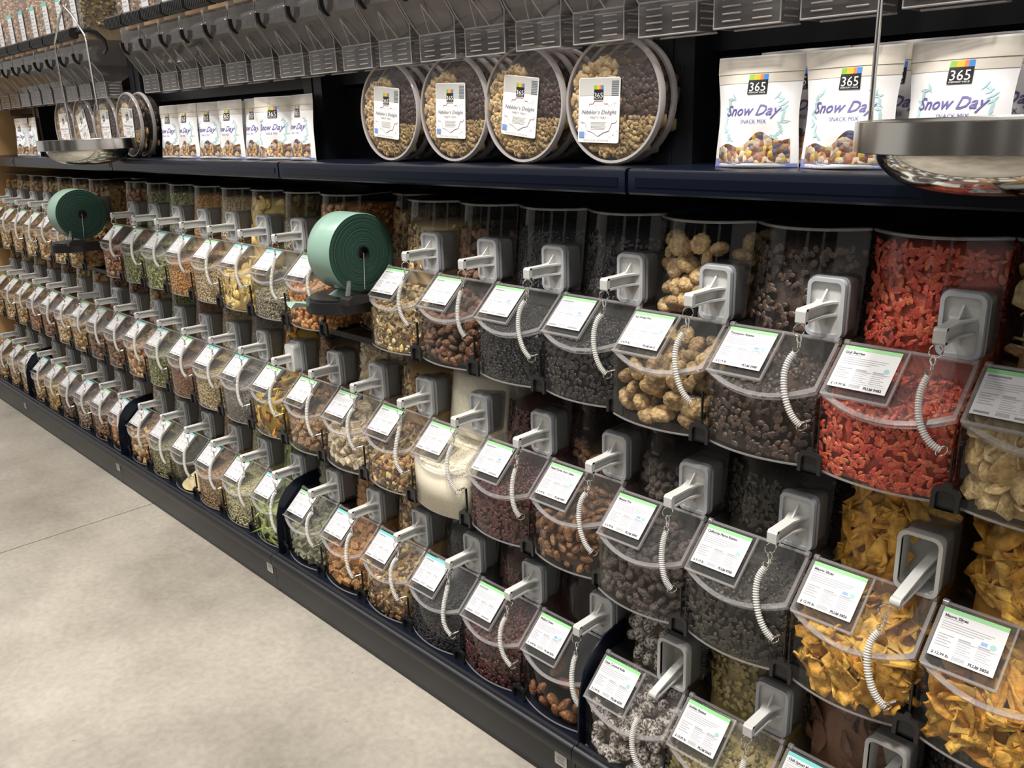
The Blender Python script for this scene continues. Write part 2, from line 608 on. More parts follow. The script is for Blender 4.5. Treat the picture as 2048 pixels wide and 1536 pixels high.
def bin_body(hc):
    b = MB()
    n = len(SS)
    # front wall
    vs = [(us(s), -farc(s), 0.0) for s in SS] + [(us(s), -farc(s), HZ - SL * farc(s) - 0.004) for s in SS]
    b.add(vs, [(k, k + 1, n + k + 1, n + k) for k in range(n - 1)])
    # bottom
    b.add([(us(s), -farc(s), 0.0) for s in SS] + [(BW, BACK, 0), (0, BACK, 0)], [tuple(range(n + 2))])
    # deck behind the hinge
    b.add([(us(s), -carc(s, 0), HZ) for s in SS] + [(us(s), 0.0, HZ) for s in SS], [(k, k + 1, n + k + 1, n + k) for k in range(n - 1)])
    # chamber front
    b.add([(us(s), -carc(s, 0), HZ) for s in SS] + [(us(s), -carc(s, hc), HZ + hc) for s in SS], [(k, k + 1, n + k + 1, n + k) for k in range(n - 1)])
    # sides and back
    for u in (0, BW):
        b.add([(u, -FC, 0), (u, BACK, 0), (u, BACK, HZ + hc), (u, -carc(1, hc), HZ + hc), (u, -carc(1, 0), HZ), (u, 0, HZ), (u, -FC, HZ - SL * FC - 0.004)], [tuple(range(7))])
    b.add([(0, BACK, 0), (BW, BACK, 0), (BW, BACK, HZ + hc), (0, BACK, HZ + hc)], [(0, 1, 2, 3)])
    return b.mesh('body', PLASTIC, 35)

def bin_lid():
    """sloped front lid, local frame: x along the hinge, -y down the slope, z out of the lid"""
    b = MB()
    pts = [(us(s) * 0.985 + 0.0015, -(farc(s) - 0.003) / CT) for s in SS]
    poly = [(0.0015, -0.004)] + pts + [(BW - 0.0015, -0.004)]
    b.prism(poly, 0.0, 0.0022, 'z')
    return b.mesh('lid', LIDP)

def lid_rim():
    b = MB()
    def line(d):
        return [(d, -0.006)] + [(d + us(s) * (BW - 2 * d) / BW, -(farc(s) + 0.003 - d) / CT) for s in SS] + [(BW - d, -0.006)]
    o, i_ = line(0.0), line(0.0055)
    n = len(o)
    vs, fs = [], []
    for z0, z1, oo, ii in ((-0.006, 0.0034, o, i_),):
        vs = [(*p, z0) for p in oo] + [(*p, z0) for p in ii] + [(*p, z1) for p in oo] + [(*p, z1) for p in ii]
    for k in range(n - 1):
        j = k + 1
        fs += [(k, j, n + j, n + k), (2 * n + k, 3 * n + k, 3 * n + j, 2 * n + j), (k, 2 * n + k, 2 * n + j, j), (n + k, n + j, 3 * n + j, 3 * n + k)]
    b.add(vs, fs)
    # hinge bar with end knobs
    b.tube([(0.004, 0, 0.0), (BW - 0.004, 0, 0.0)], 0.0032, 8)
    for x in (0.001, BW - 0.009):
        b.tube([(x, 0, 0.0), (x + 0.008, 0, 0.0)], 0.0062, 10)
    return b.mesh('lid_rim', EDGE, 40)

def base_rim():
    return MB().tube([(us(s), -farc(s) + 0.0005, 0.0018) for s in SS], 0.0019, 6).mesh('base_rim', EDGE, 60)

def top_cover(hc):
    b = MB()
    poly = [(us(s), -carc(s, hc) - 0.004) for s in SS] + [(BW, BACK), (0, BACK)]
    b.prism(poly, HZ + hc, HZ + hc + 0.0025, 'z')
    return b.mesh('top_cover', LIDP)

def top_rim(hc):
    path = [(us(s), -carc(s, hc) - 0.003, HZ + hc - 0.001) for s in SS]
    return MB().tube(path, 0.0026, 6).tube([(0.0015, BACK, HZ + hc), path[0]], 0.002, 6).tube([path[-1], (BW - 0.0015, BACK, HZ + hc)], 0.002, 6).mesh('top_rim', EDGE, 60)

def scoop_dock():
    """pocket moulded into the chamber front that takes the scoop"""
    b = MB()
    x0, x1, y0, y1, z0, z1 = 0.130, 0.1955, 0.014, 0.070, HZ + 0.001, HZ + 0.099
    o = rrect((x0 + x1) / 2, (z0 + z1) / 2, x1 - x0, z1 - z0, 0.010)
    i_ = rrect((x0 + x1) / 2, (z0 + z1) / 2, x1 - x0 - 0.003, z1 - z0 - 0.003, 0.009)
    b.frame(o, i_, y0, y1, 'y')
    return b.mesh('scoop_dock', SMOKE, 40)

def card_holder():
    b = MB()
    b.box(0.004, 0.104, -0.1025, -0.0985, 0.0036, 0.0095)
    b.box(0.1025, 0.1055, -0.1025, -0.004, 0.0036, 0.0085)
    return b.mesh('card_holder', EDGE)
def card_back():
    return MB().box(0.0045, 0.1020, -0.0982, -0.0045, 0.0034, 0.0050).mesh('holder_plate', PLASTIC)

CX0, CX1, CY0, CY1, CZ = 0.007, 0.095, -0.084, -0.008, 0.0066
def card_plate():
    return MB().box(CX0, CX1, CY0, CY1, 0.0054, CZ).mesh('product_card', WHITE)
def card_band(mat):
    return MB().box(CX0, CX1, CY1 - 0.0065, CY1, CZ, CZ + 0.0002).mesh('header_band', mat)
def fine_print():
    b = MB()
    z = CZ
    def ln(x0, x1, y, h=0.0011):
        b.box(CX0 + x0, CX0 + x1, CY1 - y - h, CY1 - y, z, z + 0.00015)
    ln(0.004, 0.030, 0.0155)
    for k, (a, e) in enumerate(((0.004, 0.074), (0.004, 0.070), (0.004, 0.062), (0.004, 0.050))):
        ln(a, e, 0.0205 + k * 0.0036, 0.0010)
    for k, e in enumerate((0.026, 0.018, 0.024, 0.020, 0.025)):
        ln(0.004, e, 0.040 + k * 0.0042, 0.0014)
    for c, x in enumerate((0.032, 0.058)):
        ln(x, x + 0.016, 0.0395, 0.0022)
        for k in range(6):
            ln(x, x + 0.022 - (k * 7 % 5) * 0.002, 0.0435 + k * 0.0034, 0.0009)
    ln(0.031, 0.084, 0.0425, 0.0005)
    ln(0.031, 0.084, 0.0645, 0.0005)
    for k in range(9):   # barcode
        b.box(CX0 + 0.032 + k * 0.0019, CX0 + 0.0332 + k * 0.0019, CY0 + 0.003, CY0 + 0.009, z, z + 0.00015)
    return b.mesh('fine_print', INKG)
def seal(kind):
    b = MB()
    if kind == 'organic':
        b.lathe([(0.0, CZ), (0.0042, CZ), (0.0042, CZ + 0.0003), (0.0, CZ + 0.0003)], 14, 'z', (CX0 + 0.076, CY1 - 0.0355, 0))
        return b.mesh('organic_seal', SEAL)
    b.box(CX0 + 0.060, CX0 + 0.0685, CY1 - 0.0375, CY1 - 0.0325, CZ, CZ + 0.0003)
    return b.mesh('blue_seal', SEALB)

M_BODY = {0.168: bin_body(0.168), 0.145: bin_body(0.145)}
M_TOP = {0.168: top_cover(0.168)}
M_TOPR = {0.168: top_rim(0.168)}
M_LID, M_RIM, M_BASE, M_DOCK = bin_lid(), lid_rim(), base_rim(), scoop_dock()
M_HOLD, M_CBACK, M_CARD, M_FINE = card_holder(), card_back(), card_plate(), fine_print()
def bold_print():
    b = MB()
    for x0, x1, y0, h in ((0.004, 0.034, 0.0096, 0.0032), (0.004, 0.024, 0.0695, 0.0034), (0.055, 0.080, 0.0695, 0.0034)):
        b.box(CX0 + x0, CX0 + x1, CY1 - y0 - h, CY1 - y0, CZ, CZ + 0.0002)
    return b.mesh('bold_print', solid('ink_mid', (0.22, 0.22, 0.24), 0.6))
M_BOLD = bold_print()
M_BANDG, M_BANDT = card_band(GREENB), card_band(TEALB)
M_SEALO, M_SEALB = seal('organic'), seal('blue')

def make_bin(loc, hc, label, band, title=None, price=None, plu=None, seals=(), card=True, dock=True):
    t = thing('scoop_bin', label, 'bin', loc, group='clear scoop bins along the shelving')
    link('body', M_BODY[hc], t)
    link('base_rim', M_BASE, t)
    if hc in M_TOP:
        link('top_cover', M_TOP[hc], t)
        link('top_rim', M_TOPR[hc], t)
    lid = link('lid', M_LID, t, (0, 0, HZ), (TH, 0, 0))
    link('lid_rim', M_RIM, lid)
    if dock:
        link('scoop_dock', M_DOCK, t)
    if card:
        h = link('card_holder', M_HOLD, t, (0, 0, HZ), (TH, 0, 0))
        link('holder_plate', M_CBACK, h)
        c = link('product_card', M_CARD, t, (0, 0, HZ), (TH, 0, 0))
        link('header_band', M_BANDG if band == 'g' else M_BANDT, c)
        link('fine_print', M_FINE, c)['kind'] = 'stuff'
        for s in seals:
            link('seal', M_SEALO if s == 'o' else M_SEALB, c)
        if title:
            link('product_name', text_mesh(title, 0.0062, INK, bold=0.00025), c, (CX0 + 0.004, CY1 - 0.0138, CZ + 0.0002))
        if price:
            link('price_lettering', text_mesh(price, 0.0058, INK, bold=0.0002), c, (CX0 + 0.004, CY0 + 0.0035, CZ + 0.0002))
        if plu:
            link('plu_lettering', text_mesh(plu, 0.0060, INK, bold=0.0003), c, (CX0 + 0.054, CY0 + 0.0035, CZ + 0.0002))
        if not title:
            link('bold_print', M_BOLD, c)['kind'] = 'stuff'
    return t

# ------------------------------------------------------------------ scoops and their tethers
PX, PZ = 0.163, HZ + 0.049
def scoop_meshes():
    out = {}
    out['face_plate'] = MB().prism(rrect(PX, PZ, 0.052, 0.084, 0.008), 0.012, 0.020, 'y').mesh('face_plate', GREY, 40)
    g = MB().frame(rrect(PX, PZ, 0.062, 0.095, 0.012), rrect(PX, PZ, 0.050, 0.083, 0.008), 0.006, 0.020, 'y')
    g.prism(rrect(PX, PZ, 0.066, 0.099, 0.013), 0.017, 0.0215, 'y')
    out['gasket_rim'] = g.mesh('gasket_rim', GREYR, 40)
    out['cup'] = MB().prism(rrect(PX, PZ, 0.054, 0.086, 0.010), 0.0205, 0.062, 'y').mesh('cup', GREY, 40)
    h = MB()
    zt, zb, w = PZ + 0.012, PZ - 0.012, 0.0085
    ytip = -0.070
    # top and bottom flanges flare towards the plate
    for z0, z1 in ((zt - 0.0040, zt - 0.0004), (zb + 0.0004, zb + 0.0040)):
        h.prism([(PX - w, ytip), (PX + w, ytip), (PX + w, -0.018), (PX + 0.014, 0.004), (PX + 0.020, 0.0125), (PX - 0.020, 0.0125), (PX - 0.014, 0.004), (PX - w, -0.018)], z0, z1, 'z')
    h.box(PX - 0.003, PX + 0.003, ytip, 0.0125, zb + 0.001, zt - 0.001)
    h.prism([(ytip + 0.0, zb), (ytip - 0.003, zb + 0.003), (ytip - 0.003, zt - 0.004), (ytip + 0.001, zt), (ytip + 0.006, zt), (ytip + 0.006, zb)], PX - w, PX + w, 'x')
    # gussets above and below
    h.prism([(0.0125, zt), (0.0125, zt + 0.020), (-0.008, zt)], PX - 0.0015, PX + 0.0015, 'x')
    h.prism([(0.0125, zb), (0.0125, zb - 0.018), (-0.004, zb)], PX - 0.0015, PX + 0.0015, 'x')
    out['handle'] = h.mesh('handle', GREY, 35)
    return out
SC = scoop_meshes()

def bez(p, n):
    p = [Vector(q) for q in p]
    out = []
    for i in range(n):
        t = i / (n - 1)
        out.append((1 - t) ** 3 * p[0] + 3 * t * (1 - t) ** 2 * p[1] + 3 * t * t * (1 - t) * p[2] + t ** 3 * p[3])
    return out

def ring(b, c, r, w, tilt=0.0, n=16, turn=0.0):
    pts = []
    for k in range(n):
        a = 2 * math.pi * k / n
        q = Vector((r * math.cos(a), 0, r * math.sin(a)))
        q.rotate(Matrix.Rotation(turn, 3, 'Z') @ Matrix.Rotation(tilt, 3, 'X'))
        pts.append(Vector(c) + q)
    b.tube(pts, w, 5, closed=True)

def tether_variant(k):
    r = random.Random(100 + k)
    jx = lambda a: r.uniform(-a, a)
    tip = Vector((PX - 0.004, -0.0665, PZ - 0.016))
    ringc = tip + Vector((0, 0, -0.006))
    hook0 = ringc + Vector((jx(0.003), -0.001, -0.010))
    hook1 = hook0 + Vector((jx(0.005) - 0.003, -0.003 + jx(0.002), -0.022))
    b = MB()
    ring(b, ringc, 0.0095, 0.0009, 0.0, turn=0.5 + jx(0.5))
    m1 = b.mesh('key_ring', CHROME, 60)
    b = MB()
    b.tube(bez((hook0 + Vector((0, 0, 0.004)), hook0 + Vector((0.005, 0, 0)), hook0 + Vector((0.004, 0, -0.008)), hook0 + Vector((0, 0, -0.012))), 6), 0.0012, 6)
    b.tube(bez((hook0 + Vector((0, 0, 0.004)), hook0 + Vector((-0.005, 0, 0)), hook0 + Vector((-0.004, 0, -0.008)), hook0 + Vector((0, 0, -0.012))), 6), 0.0014, 6)
    b.tube((hook0 + Vector((0, 0, -0.010)), hook0 + Vector((0, 0, -0.017))), 0.0026, 8)
    ring(b, hook1 + Vector((0, 0, 0.001)), 0.0048, 0.0009)
    m2 = b.mesh('snap_hook', CHROME, 60)
    end = Vector((0.184 + jx(0.006), -0.090 + jx(0.004), 0.078 + jx(0.014)))
    a1 = hook1 + Vector((-0.012 + jx(0.016), -0.014 + jx(0.004), -0.030))
    a2 = end + Vector((-0.030 + jx(0.016), -0.012, 0.024 + jx(0.010)))
    n = 100
    path = bez((hook1 + Vector((0, -0.001, -0.004)), a1, a2, end), n)
    rad = [0.0050 + 0.0011 * (1 if i % 3 == 0 else (-0.4)) for i in range(n)]
    m3 = MB().tube(path, rad, 8).mesh('coil_cord', COILM, 60)
    b = MB()
    ring(b, end + Vector((0.002, 0.002, -0.002)), 0.0085, 0.0009, 0.3, turn=0.9)
    b.tube((end + Vector((0.002, 0.002, 0.003)), Vector((0.192, -0.074, end.z + 0.006))), 0.0022, 6)
    m4 = b.mesh('end_ring', CHROME, 60)
    return m1, m2, m3, m4
TETH = [tether_variant(k) for k in range(9)]

def open_scoop_meshes():
    """scoop stowed back to front: the hollow cup faces out, its handle strap leaning out of the mouth"""
    o = rrect(PX, PZ, 0.062, 0.096, 0.013)
    i_ = rrect(PX, PZ, 0.054, 0.088, 0.010)
    b = MB().frame(o, i_, -0.004, 0.044, 'y')
    b.prism(o, 0.042, 0.046, 'y')
    b.frame(rrect(PX, PZ, 0.066, 0.100, 0.014), i_, -0.006, 0.002, 'y')
    cup = b.mesh('cup', GREY, 40)
    h = MB()
    for sgn in (-1, 1):
        p = [Vector((PX + 0.018, 0.040, PZ + 0.010 + 0.010 * sgn)), Vector((PX + 0.002, 0.0, PZ - 0.022 + 0.010 * sgn)), Vector((PX - 0.010, -0.045, PZ - 0.050 + 0.006 * sgn))]
        for q0, q1 in ((p[0], p[1]), (p[1], p[2])):
            d = (q1 - q0)
            nrm = Vector((0, 0, 1)).cross(d).normalized() * 0.008
            tz = Vector((0, 0, 0.0018))
            vs = [q0 - nrm - tz, q0 + nrm - tz, q1 + nrm - tz, q1 - nrm - tz, q0 - nrm + tz, q0 + nrm + tz, q1 + nrm + tz, q1 - nrm + tz]
            h.add(vs, [(0, 3, 2, 1), (4, 5, 6, 7), (0, 1, 5, 4), (1, 2, 6, 5), (2, 3, 7, 6), (3, 0, 4, 7)])
    h.tube([Vector((PX - 0.018, -0.046, PZ - 0.050)), Vector((PX - 0.002, -0.046, PZ - 0.050))], 0.0078, 10)
    return cup, h.mesh('handle', GREY, 40)
OPEN = open_scoop_meshes()
def bulge_mesh():
    return MB().prism(rrect(PX, PZ, 0.050, 0.082, 0.012), -0.016, 0.012, 'y').mesh('face_plate', GREY, 40)
BULGE = bulge_mesh()

def make_scoop(loc, label, var, kind='normal'):
    t = thing('bulk_scoop', label, 'scoop', loc, group='grey tethered scoops')
    if kind == 'open':
        link('cup', OPEN[0], t)
        link('handle', OPEN[1], t)
        dz = (-0.012, -0.008, -0.030)
    else:
        for k in ('face_plate', 'gasket_rim', 'cup', 'handle'):
            link(k, BULGE if (k == 'face_plate' and kind == 'bulge') else SC[k], t)
        dz = (0, 0, 0)
    m1, m2, m3, m4 = TETH[var % len(TETH)]
    te = link('tether', m3, t, dz)
    link('key_ring', m1, te)
    link('snap_hook', m2, te)
    link('end_ring', m4, te)
    return t

# ------------------------------------------------------------------ bin contents
PHI = (1 + 5 ** 0.5) / 2
def icosa(sub=0):
    v = [(-1, PHI, 0), (1, PHI, 0), (-1, -PHI, 0), (1, -PHI, 0), (0, -1, PHI), (0, 1, PHI), (0, -1, -PHI), (0, 1, -PHI), (PHI, 0, -1), (PHI, 0, 1), (-PHI, 0, -1), (-PHI, 0, 1)]
    f = [(0, 11, 5), (0, 5, 1), (0, 1, 7), (0, 7, 10), (0, 10, 11), (1, 5, 9), (5, 11, 4), (11, 10, 2), (10, 7, 6), (7, 1, 8), (3, 9, 4), (3, 4, 2), (3, 2, 6), (3, 6, 8), (3, 8, 9), (4, 9, 5), (2, 4, 11), (6, 2, 10), (8, 6, 7), (9, 8, 1)]
    V = [np.array(p, float) / np.linalg.norm(p) for p in v]
    for _ in range(sub):
        cache, nf = {}, []
        def mid(a, b):
            k = (min(a, b), max(a, b))
            if k not in cache:
                m = V[a] + V[b]
                V.append(m / np.linalg.norm(m))
                cache[k] = len(V) - 1
            return cache[k]
        for a, b, c in f:
            ab, bc, ca = mid(a, b), mid(b, c), mid(c, a)
            nf += [(a, ab, ca), (b, bc, ab), (c, ca, bc), (ab, bc, ca)]
        f = nf
    return np.array(V), np.array(f)
def cube_t():
    v, f = icosa(0)
    b = np.array([(x, y, z) for x in (-1, 1) for y in (-1, 1) for z in (-1, 1)], float) * 0.5
    t = np.array([(0, 1, 3), (0, 3, 2), (4, 6, 7), (4, 7, 5), (0, 4, 5), (0, 5, 1), (2, 3, 7), (2, 7, 6), (0, 2, 6), (0, 6, 4), (1, 5, 7), (1, 7, 3)])
    return b, t
def disc_t(n=9, th=0.16):
    v = [(math.cos(2 * math.pi * k / n) / 2, math.sin(2 * math.pi * k / n) / 2, z) for z in (-th / 2, th / 2) for k in range(n)]
    v += [(0, 0, -th * 0.2), (0, 0, th * 0.2)]
    t = []
    for k in range(n):
        l = (k + 1) % n
        t += [(k, l, n + l), (k, n + l, n + k), (2 * n, l, k), (2 * n + 1, n + k, n + l)]
    return np.array(v), np.array(t)
def ring_t(n=14, m=6, r=0.36, q=0.14):
    v, t = [], []
    for i in range(n):
        a = 2 * math.pi * i / n
        for j in range(m):
            c = 2 * math.pi * j / m
            rr = r + q * math.cos(c) * (1 + 0.25 * math.sin(3 * a))
            v.append((rr * math.cos(a), rr * math.sin(a), q * 0.5 * math.sin(c) + 0.05 * math.sin(2 * a)))
    for i in range(n):
        for j in range(m):
            a, b_, c, d = i * m + j, ((i + 1) % n) * m + j, ((i + 1) % n) * m + (j + 1) % m, i * m + (j + 1) % m
            t += [(a, b_, c), (a, c, d)]
    return np.array(v), np.array(t)
ICO0, ICO1, ICO2, ICO3 = icosa(0), icosa(1), icosa(2), icosa(3)
def ell(base, a, b, c, lump=0.0, seed=0):
    V, T = base
    V = V * np.array([a, b, c]) * 0.5
    if lump:
        r = np.random.default_rng(seed)
        k = r.normal(size=(3, 3)) * 5
        ph = r.uniform(0, 6, 3)
        d = sum(np.sin(base[0] @ k[i] + ph[i]) for i in range(3)) / 3
        V = V * (1 + lump * d)[:, None]
    return V, T
def slice_t(seed, L_=1.0, W_=0.36):
    r = np.random.default_rng(seed)
    nx, ny = 7, 4
    curl, tw, ph = r.uniform(-0.9, 0.9), r.uniform(-0.8, 0.8), r.uniform(0, 6)
    top, bot = [], []
    for i in range(nx):
        s = i / (nx - 1)
        w = W_ * (0.35 + 0.65 * math.sin(math.pi * (0.12 + 0.80 * s))) * r.uniform(0.85, 1.15)
        for j in range(ny):
            q = j / (ny - 1) - 0.5
            x = (s - 0.5) * L_
            y = q * w + 0.10 * math.sin(2.5 * s + ph)
            z = curl * 0.35 * (s - 0.5) ** 2 + tw * q * (s - 0.5) * 0.5 + 0.045 * math.sin(7 * s + ph + 3 * q) + 0.12 * curl * q * q
            top.append((x, y, z + 0.022))
            bot.append((x, y, z - 0.022))
    V = np.array(top + bot)
    o = nx * ny
    t = []
    for i in range(nx - 1):
        for j in range(ny - 1):
            a, b_, c, d = i * ny + j, (i + 1) * ny + j, (i + 1) * ny + j + 1, i * ny + j + 1
            t += [(a, b_, c), (a, c, d), (o + a, o + c, o + b_), (o + a, o + d, o + c)]
    edge = [(i * ny, (i + 1) * ny) for i in range(nx - 1)] + [((i + 1) * ny + ny - 1, i * ny + ny - 1) for i in range(nx - 1)] + [(j + 1, j) for j in range(ny - 1)] + [((nx - 1) * ny + j, (nx - 1) * ny + j + 1) for j in range(ny - 1)]
    for a, b_ in edge:
        t += [(a, o + b_, b_), (a, o + a, o + b_)]
    return V, np.array(t)
def kidney_t():
    V, T = ICO1
    V = V * np.array([0.5, 0.26, 0.24])
    V = V + np.stack([0 * V[:, 0], 1.1 * V[:, 0] ** 2 - 0.12, 0 * V[:, 0]], 1)
    return V, T
def fig_t(seed):
    V, T = ell(ICO3, 1.0, 0.95, 0.60, 0.035, seed)
    r = np.linalg.norm(V[:, :2], axis=1)
    ang = np.arctan2(V[:, 1], V[:, 0])
    V[:, 2] += np.where(V[:, 2] > 0, -0.17 * np.exp(-(r / 0.15) ** 2), 0.10 * np.exp(-(r / 0.14) ** 2))
    fold = np.abs(np.sin(ang * 5.5 + seed + 0.8 * np.sin(ang * 2))) ** 0.7
    V *= (1 - 0.10 * (1 - fold) * np.clip(r * 2.2, 0, 1))[:, None]
    V[:, 0] += 0.22 * np.exp(-((V[:, 1] / 0.16) ** 2)) * np.clip(V[:, 0], 0, 1) * 0.2
    return V, T
def date_t(seed):
    V, T = ell(ICO2, 1.0, 0.52, 0.48, 0.05, seed)
    ang = np.arctan2(V[:, 2], V[:, 1])
    V[:, 1:] *= (1 + 0.07 * np.sin(ang * 6 + 4 * V[:, 0]))[:, None]
    return V, T

SHAPES = {
    'nut': [ell(ICO1, 1, 0.66, 0.6, 0.10, 1), ell(ICO1, 1, 0.8, 0.7, 0.14, 2)],
    'round': [ell(ICO1, 1, 0.95, 0.9, 0.06, 3)],
    'seed': [ell(ICO0, 1, 0.6, 0.35)],
    'grain': [ell(ICO0, 1, 0.75, 0.7)],
    'berry': [ell(ICO1, 1, 0.40, 0.34, 0.08, 4), ell(ICO1, 1, 0.44, 0.28, 0.10, 5)],
    'raisin': [ell(ICO1, 1, 0.72, 0.52, 0.16, 6), ell(ICO1, 1, 0.66, 0.6, 0.18, 7)],
    'chunk': [ell(ICO1, 1, 0.85, 0.7, 0.22, 8), ell(ICO1, 1, 0.7, 0.6, 0.25, 9)],
    'cube': [cube_t()],
    'chip': [disc_t()],
    'flake': [slice_t(3, 1.0, 0.6), slice_t(5, 1.0, 0.55)],
    'cashew': [kidney_t()],
    'pod': [ell(ICO1, 1, 0.20, 0.16, 0.05, 12)],
    'appling': [ring_t()],
}
def rand_rot(n, flat=0.0, N=None):
    q = rng.normal(size=(n, 4))
    if flat > 0:
        q[:, 1:3] *= (1 - flat)
    q /= np.linalg.norm(q, axis=1)[:, None]
    w, x, y, z = q.T
    return np.stack([np.stack([1 - 2 * (y * y + z * z), 2 * (x * y - z * w), 2 * (x * z + y * w)], -1),
                     np.stack([2 * (x * y + z * w), 1 - 2 * (x * x + z * z), 2 * (y * z - x * w)], -1),
                     np.stack([2 * (x * z - y * w), 2 * (y * z + x * w), 1 - 2 * (x * x + y * y)], -1)], 1)
def frames(nrm):
    """matrices whose z axis is nrm"""
    n = len(nrm)
    h = np.tile(np.array([0.6, 0.25, 0.757]), (n, 1))
    y = np.cross(nrm, h)
    y /= np.linalg.norm(y, axis=1)[:, None]
    x = np.cross(y, nrm)
    return np.stack([x, y, nrm], -1)

def top_height(v, lev, hc_on):
    """height of the heap at depth v (v forward of the hinge) with front level lev"""
    vf = FC + FS * 0.6
    zt = min(HZ - 0.004, lev + (HZ - 0.012 - SL * 0.02 - lev) * 0.72) if hc_on else lev + 0.02
    t = (vf - v) / (vf + 0.05)
    return lev + (zt - lev) * np.clip(t, 0, 1)

def core_mesh(lev, hc, d, jitter=0.0):
    """closed heap filling the bin to front level lev and chamber height hc, inset d from the walls"""
    ss = np.linspace(-1, 1, 15) * (1 - 2 * d / BW)
    on = hc > 0.005
    prof = []
    for s in ss:
        p = [(-0.30, 0.004), (farc(s, d), 0.004), (farc(s, d), lev)]
        for t in np.linspace(0.12, 1, 7):
            v = farc(s, d) + (-0.05 - farc(s, d)) * t
            p.append((v, float(top_height(np.array(v), lev, on))))
        if on:
            zz = HZ + 0.002
            p.append((carc(s, 0, d), zz))
            p.append((carc(s, hc, d), HZ + hc))
            p.append((-0.20, HZ + hc + 0.004))
            p.append((-0.30, HZ + hc))
        else:
            p.append((-0.15, lev + 0.026))
            p.append((-0.30, lev + 0.026))
        prof.append(p)
    m = len(prof[0])
    V = []
    for k, s in enumerate(ss):
        for v, z in prof[k]:
            V.append((us(s), -v, z))
    V = np.array(V)
    if jitter:
        V[:, 2] += rng.uniform(-jitter, jitter, len(V)) * (V[:, 2] > 0.02)
        V[:, 2] = np.maximum(V[:, 2], 0.003)
    T = []
    for k in range(len(ss) - 1):
        for j in range(m):
            a, b_ = k * m + j, k * m + (j + 1) % m
            c, e = a + m, b_ + m
            T += [(a, e, b_), (a, c, e)]
    for k in (0, len(ss) - 1):
        for j in range(1, m - 1):
            T.append((k * m, k * m + j, k * m + j + 1) if k == 0 else (k * m, k * m + j + 1, k * m + j))
    return V, np.array(T)

RATIO = {'pod': 0.20, 'berry': 0.5, 'flake': 0.30, 'chip': 0.28, 'seed': 0.55, 'cashew': 0.6, 'cube': 0.9}
def surf_points(n, lev, hc, size, thick=None):
    """points on the visible skin of the heap: front wall, sloped top and chamber front, with outward normals"""
    on = hc > 0.005
    areas = [BW * lev, BW * 0.135, (BW * hc) if on else 0.0, 0.11 * lev, (0.13 * hc) if on else 0.0]
    tot = sum(areas)
    P, Nn = [], []
    d = (thick or size) * 0.42
    for a, which in zip(areas, 'ftcrq'):
        k = int(n * a / tot)
        if k <= 0:
            continue
        e = 1 - 2 * d / BW
        s = rng.uniform(-e, e, k)
        if which == 'f':
            z = rng.uniform(d * 0.8, max(lev, d + 0.004), k)
            v = farc(s, d)
            P.append(np.stack([us(s), -v, z], 1))
            nn = np.stack([2 * FS * s / (BW / 2), -np.ones(k), 0 * s], 1)
        elif which == 't':
            f = farc(s, d)
            v = f + (-0.05 - f) * rng.uniform(0, 1, k)
            z = top_height(v, lev, on) + rng.uniform(-0.35, 0.15, k) * size
            P.append(np.stack([us(s), -v, z], 1))
            nn = np.tile(np.array([0.0, -0.5, 0.87]), (k, 1))
        elif which == 'r':
            v = rng.uniform(-0.05, FC - d, k)
            P.append(np.stack([np.full(k, BW - d), -v, rng.uniform(d * 0.8, 1, k) * np.minimum(top_height(v, lev, on), HZ - SL * np.maximum(v, 0) - 0.01)], 1))
            nn = np.tile(np.array([1.0, 0.0, 0.0]), (k, 1)) + np.array([0, 0.01, 0.01])
        elif which == 'q':
            h = rng.uniform(0.0, hc, k)
            v = -0.060 - 0.15 * h - rng.uniform(0, 0.13, k)
            P.append(np.stack([np.full(k, BW - d), -v, HZ + 0.002 + h], 1))
            nn = np.tile(np.array([1.0, 0.0, 0.0]), (k, 1)) + np.array([0, 0.01, 0.01])
        else:
            h = rng.uniform(0.0, hc, k)
            v = carc(s, h, d)
            P.append(np.stack([us(s), -v, HZ + 0.002 + h], 1))
            nn = np.stack([2 * 0.047 * s / (BW / 2), -np.ones(k), 0.15 + 0 * s], 1)
        Nn.append(nn / np.linalg.norm(nn, axis=1)[:, None])
    P, Nn = np.concatenate(P), np.concatenate(Nn)
    keep = ~((P[:, 0] > 0.126) & (P[:, 2] > HZ - 0.004) & (P[:, 2] < HZ + 0.104) & (P[:, 1] < 0.075))
    return P[keep], Nn[keep]

def scatter(base_list, P, R, sc, colors):
    Vs, Ts, Cs = [], [], []
    off = 0
    n = len(P)
    pick = rng.integers(0, len(base_list), n)
    for b in range(len(base_list)):
        idx = np.where(pick == b)[0]
        if not len(idx):
            continue
        V, T = base_list[b]
        VV = np.einsum('nij,kj->nki', R[idx], V) * sc[idx][:, None, None] + P[idx][:, None, :]
        Vs.append(VV.reshape(-1, 3))
        Ts.append((T[None] + (np.arange(len(idx)) * len(V))[:, None, None] + off).reshape(-1, 3))
        Cs.append(np.repeat(colors[idx], len(V), 0))
        off += len(idx) * len(V)
    return np.concatenate(Vs), np.concatenate(Ts), np.concatenate(Cs)

def pal(cols, n, w=None):
    cols = np.array(cols)
    w = np.array(w, float) / sum(w) if w else None
    c = cols[rng.choice(len(cols), n, p=w)]
    return np.clip(c * rng.uniform(0.78, 1.18, (n, 1)), 0, 1)

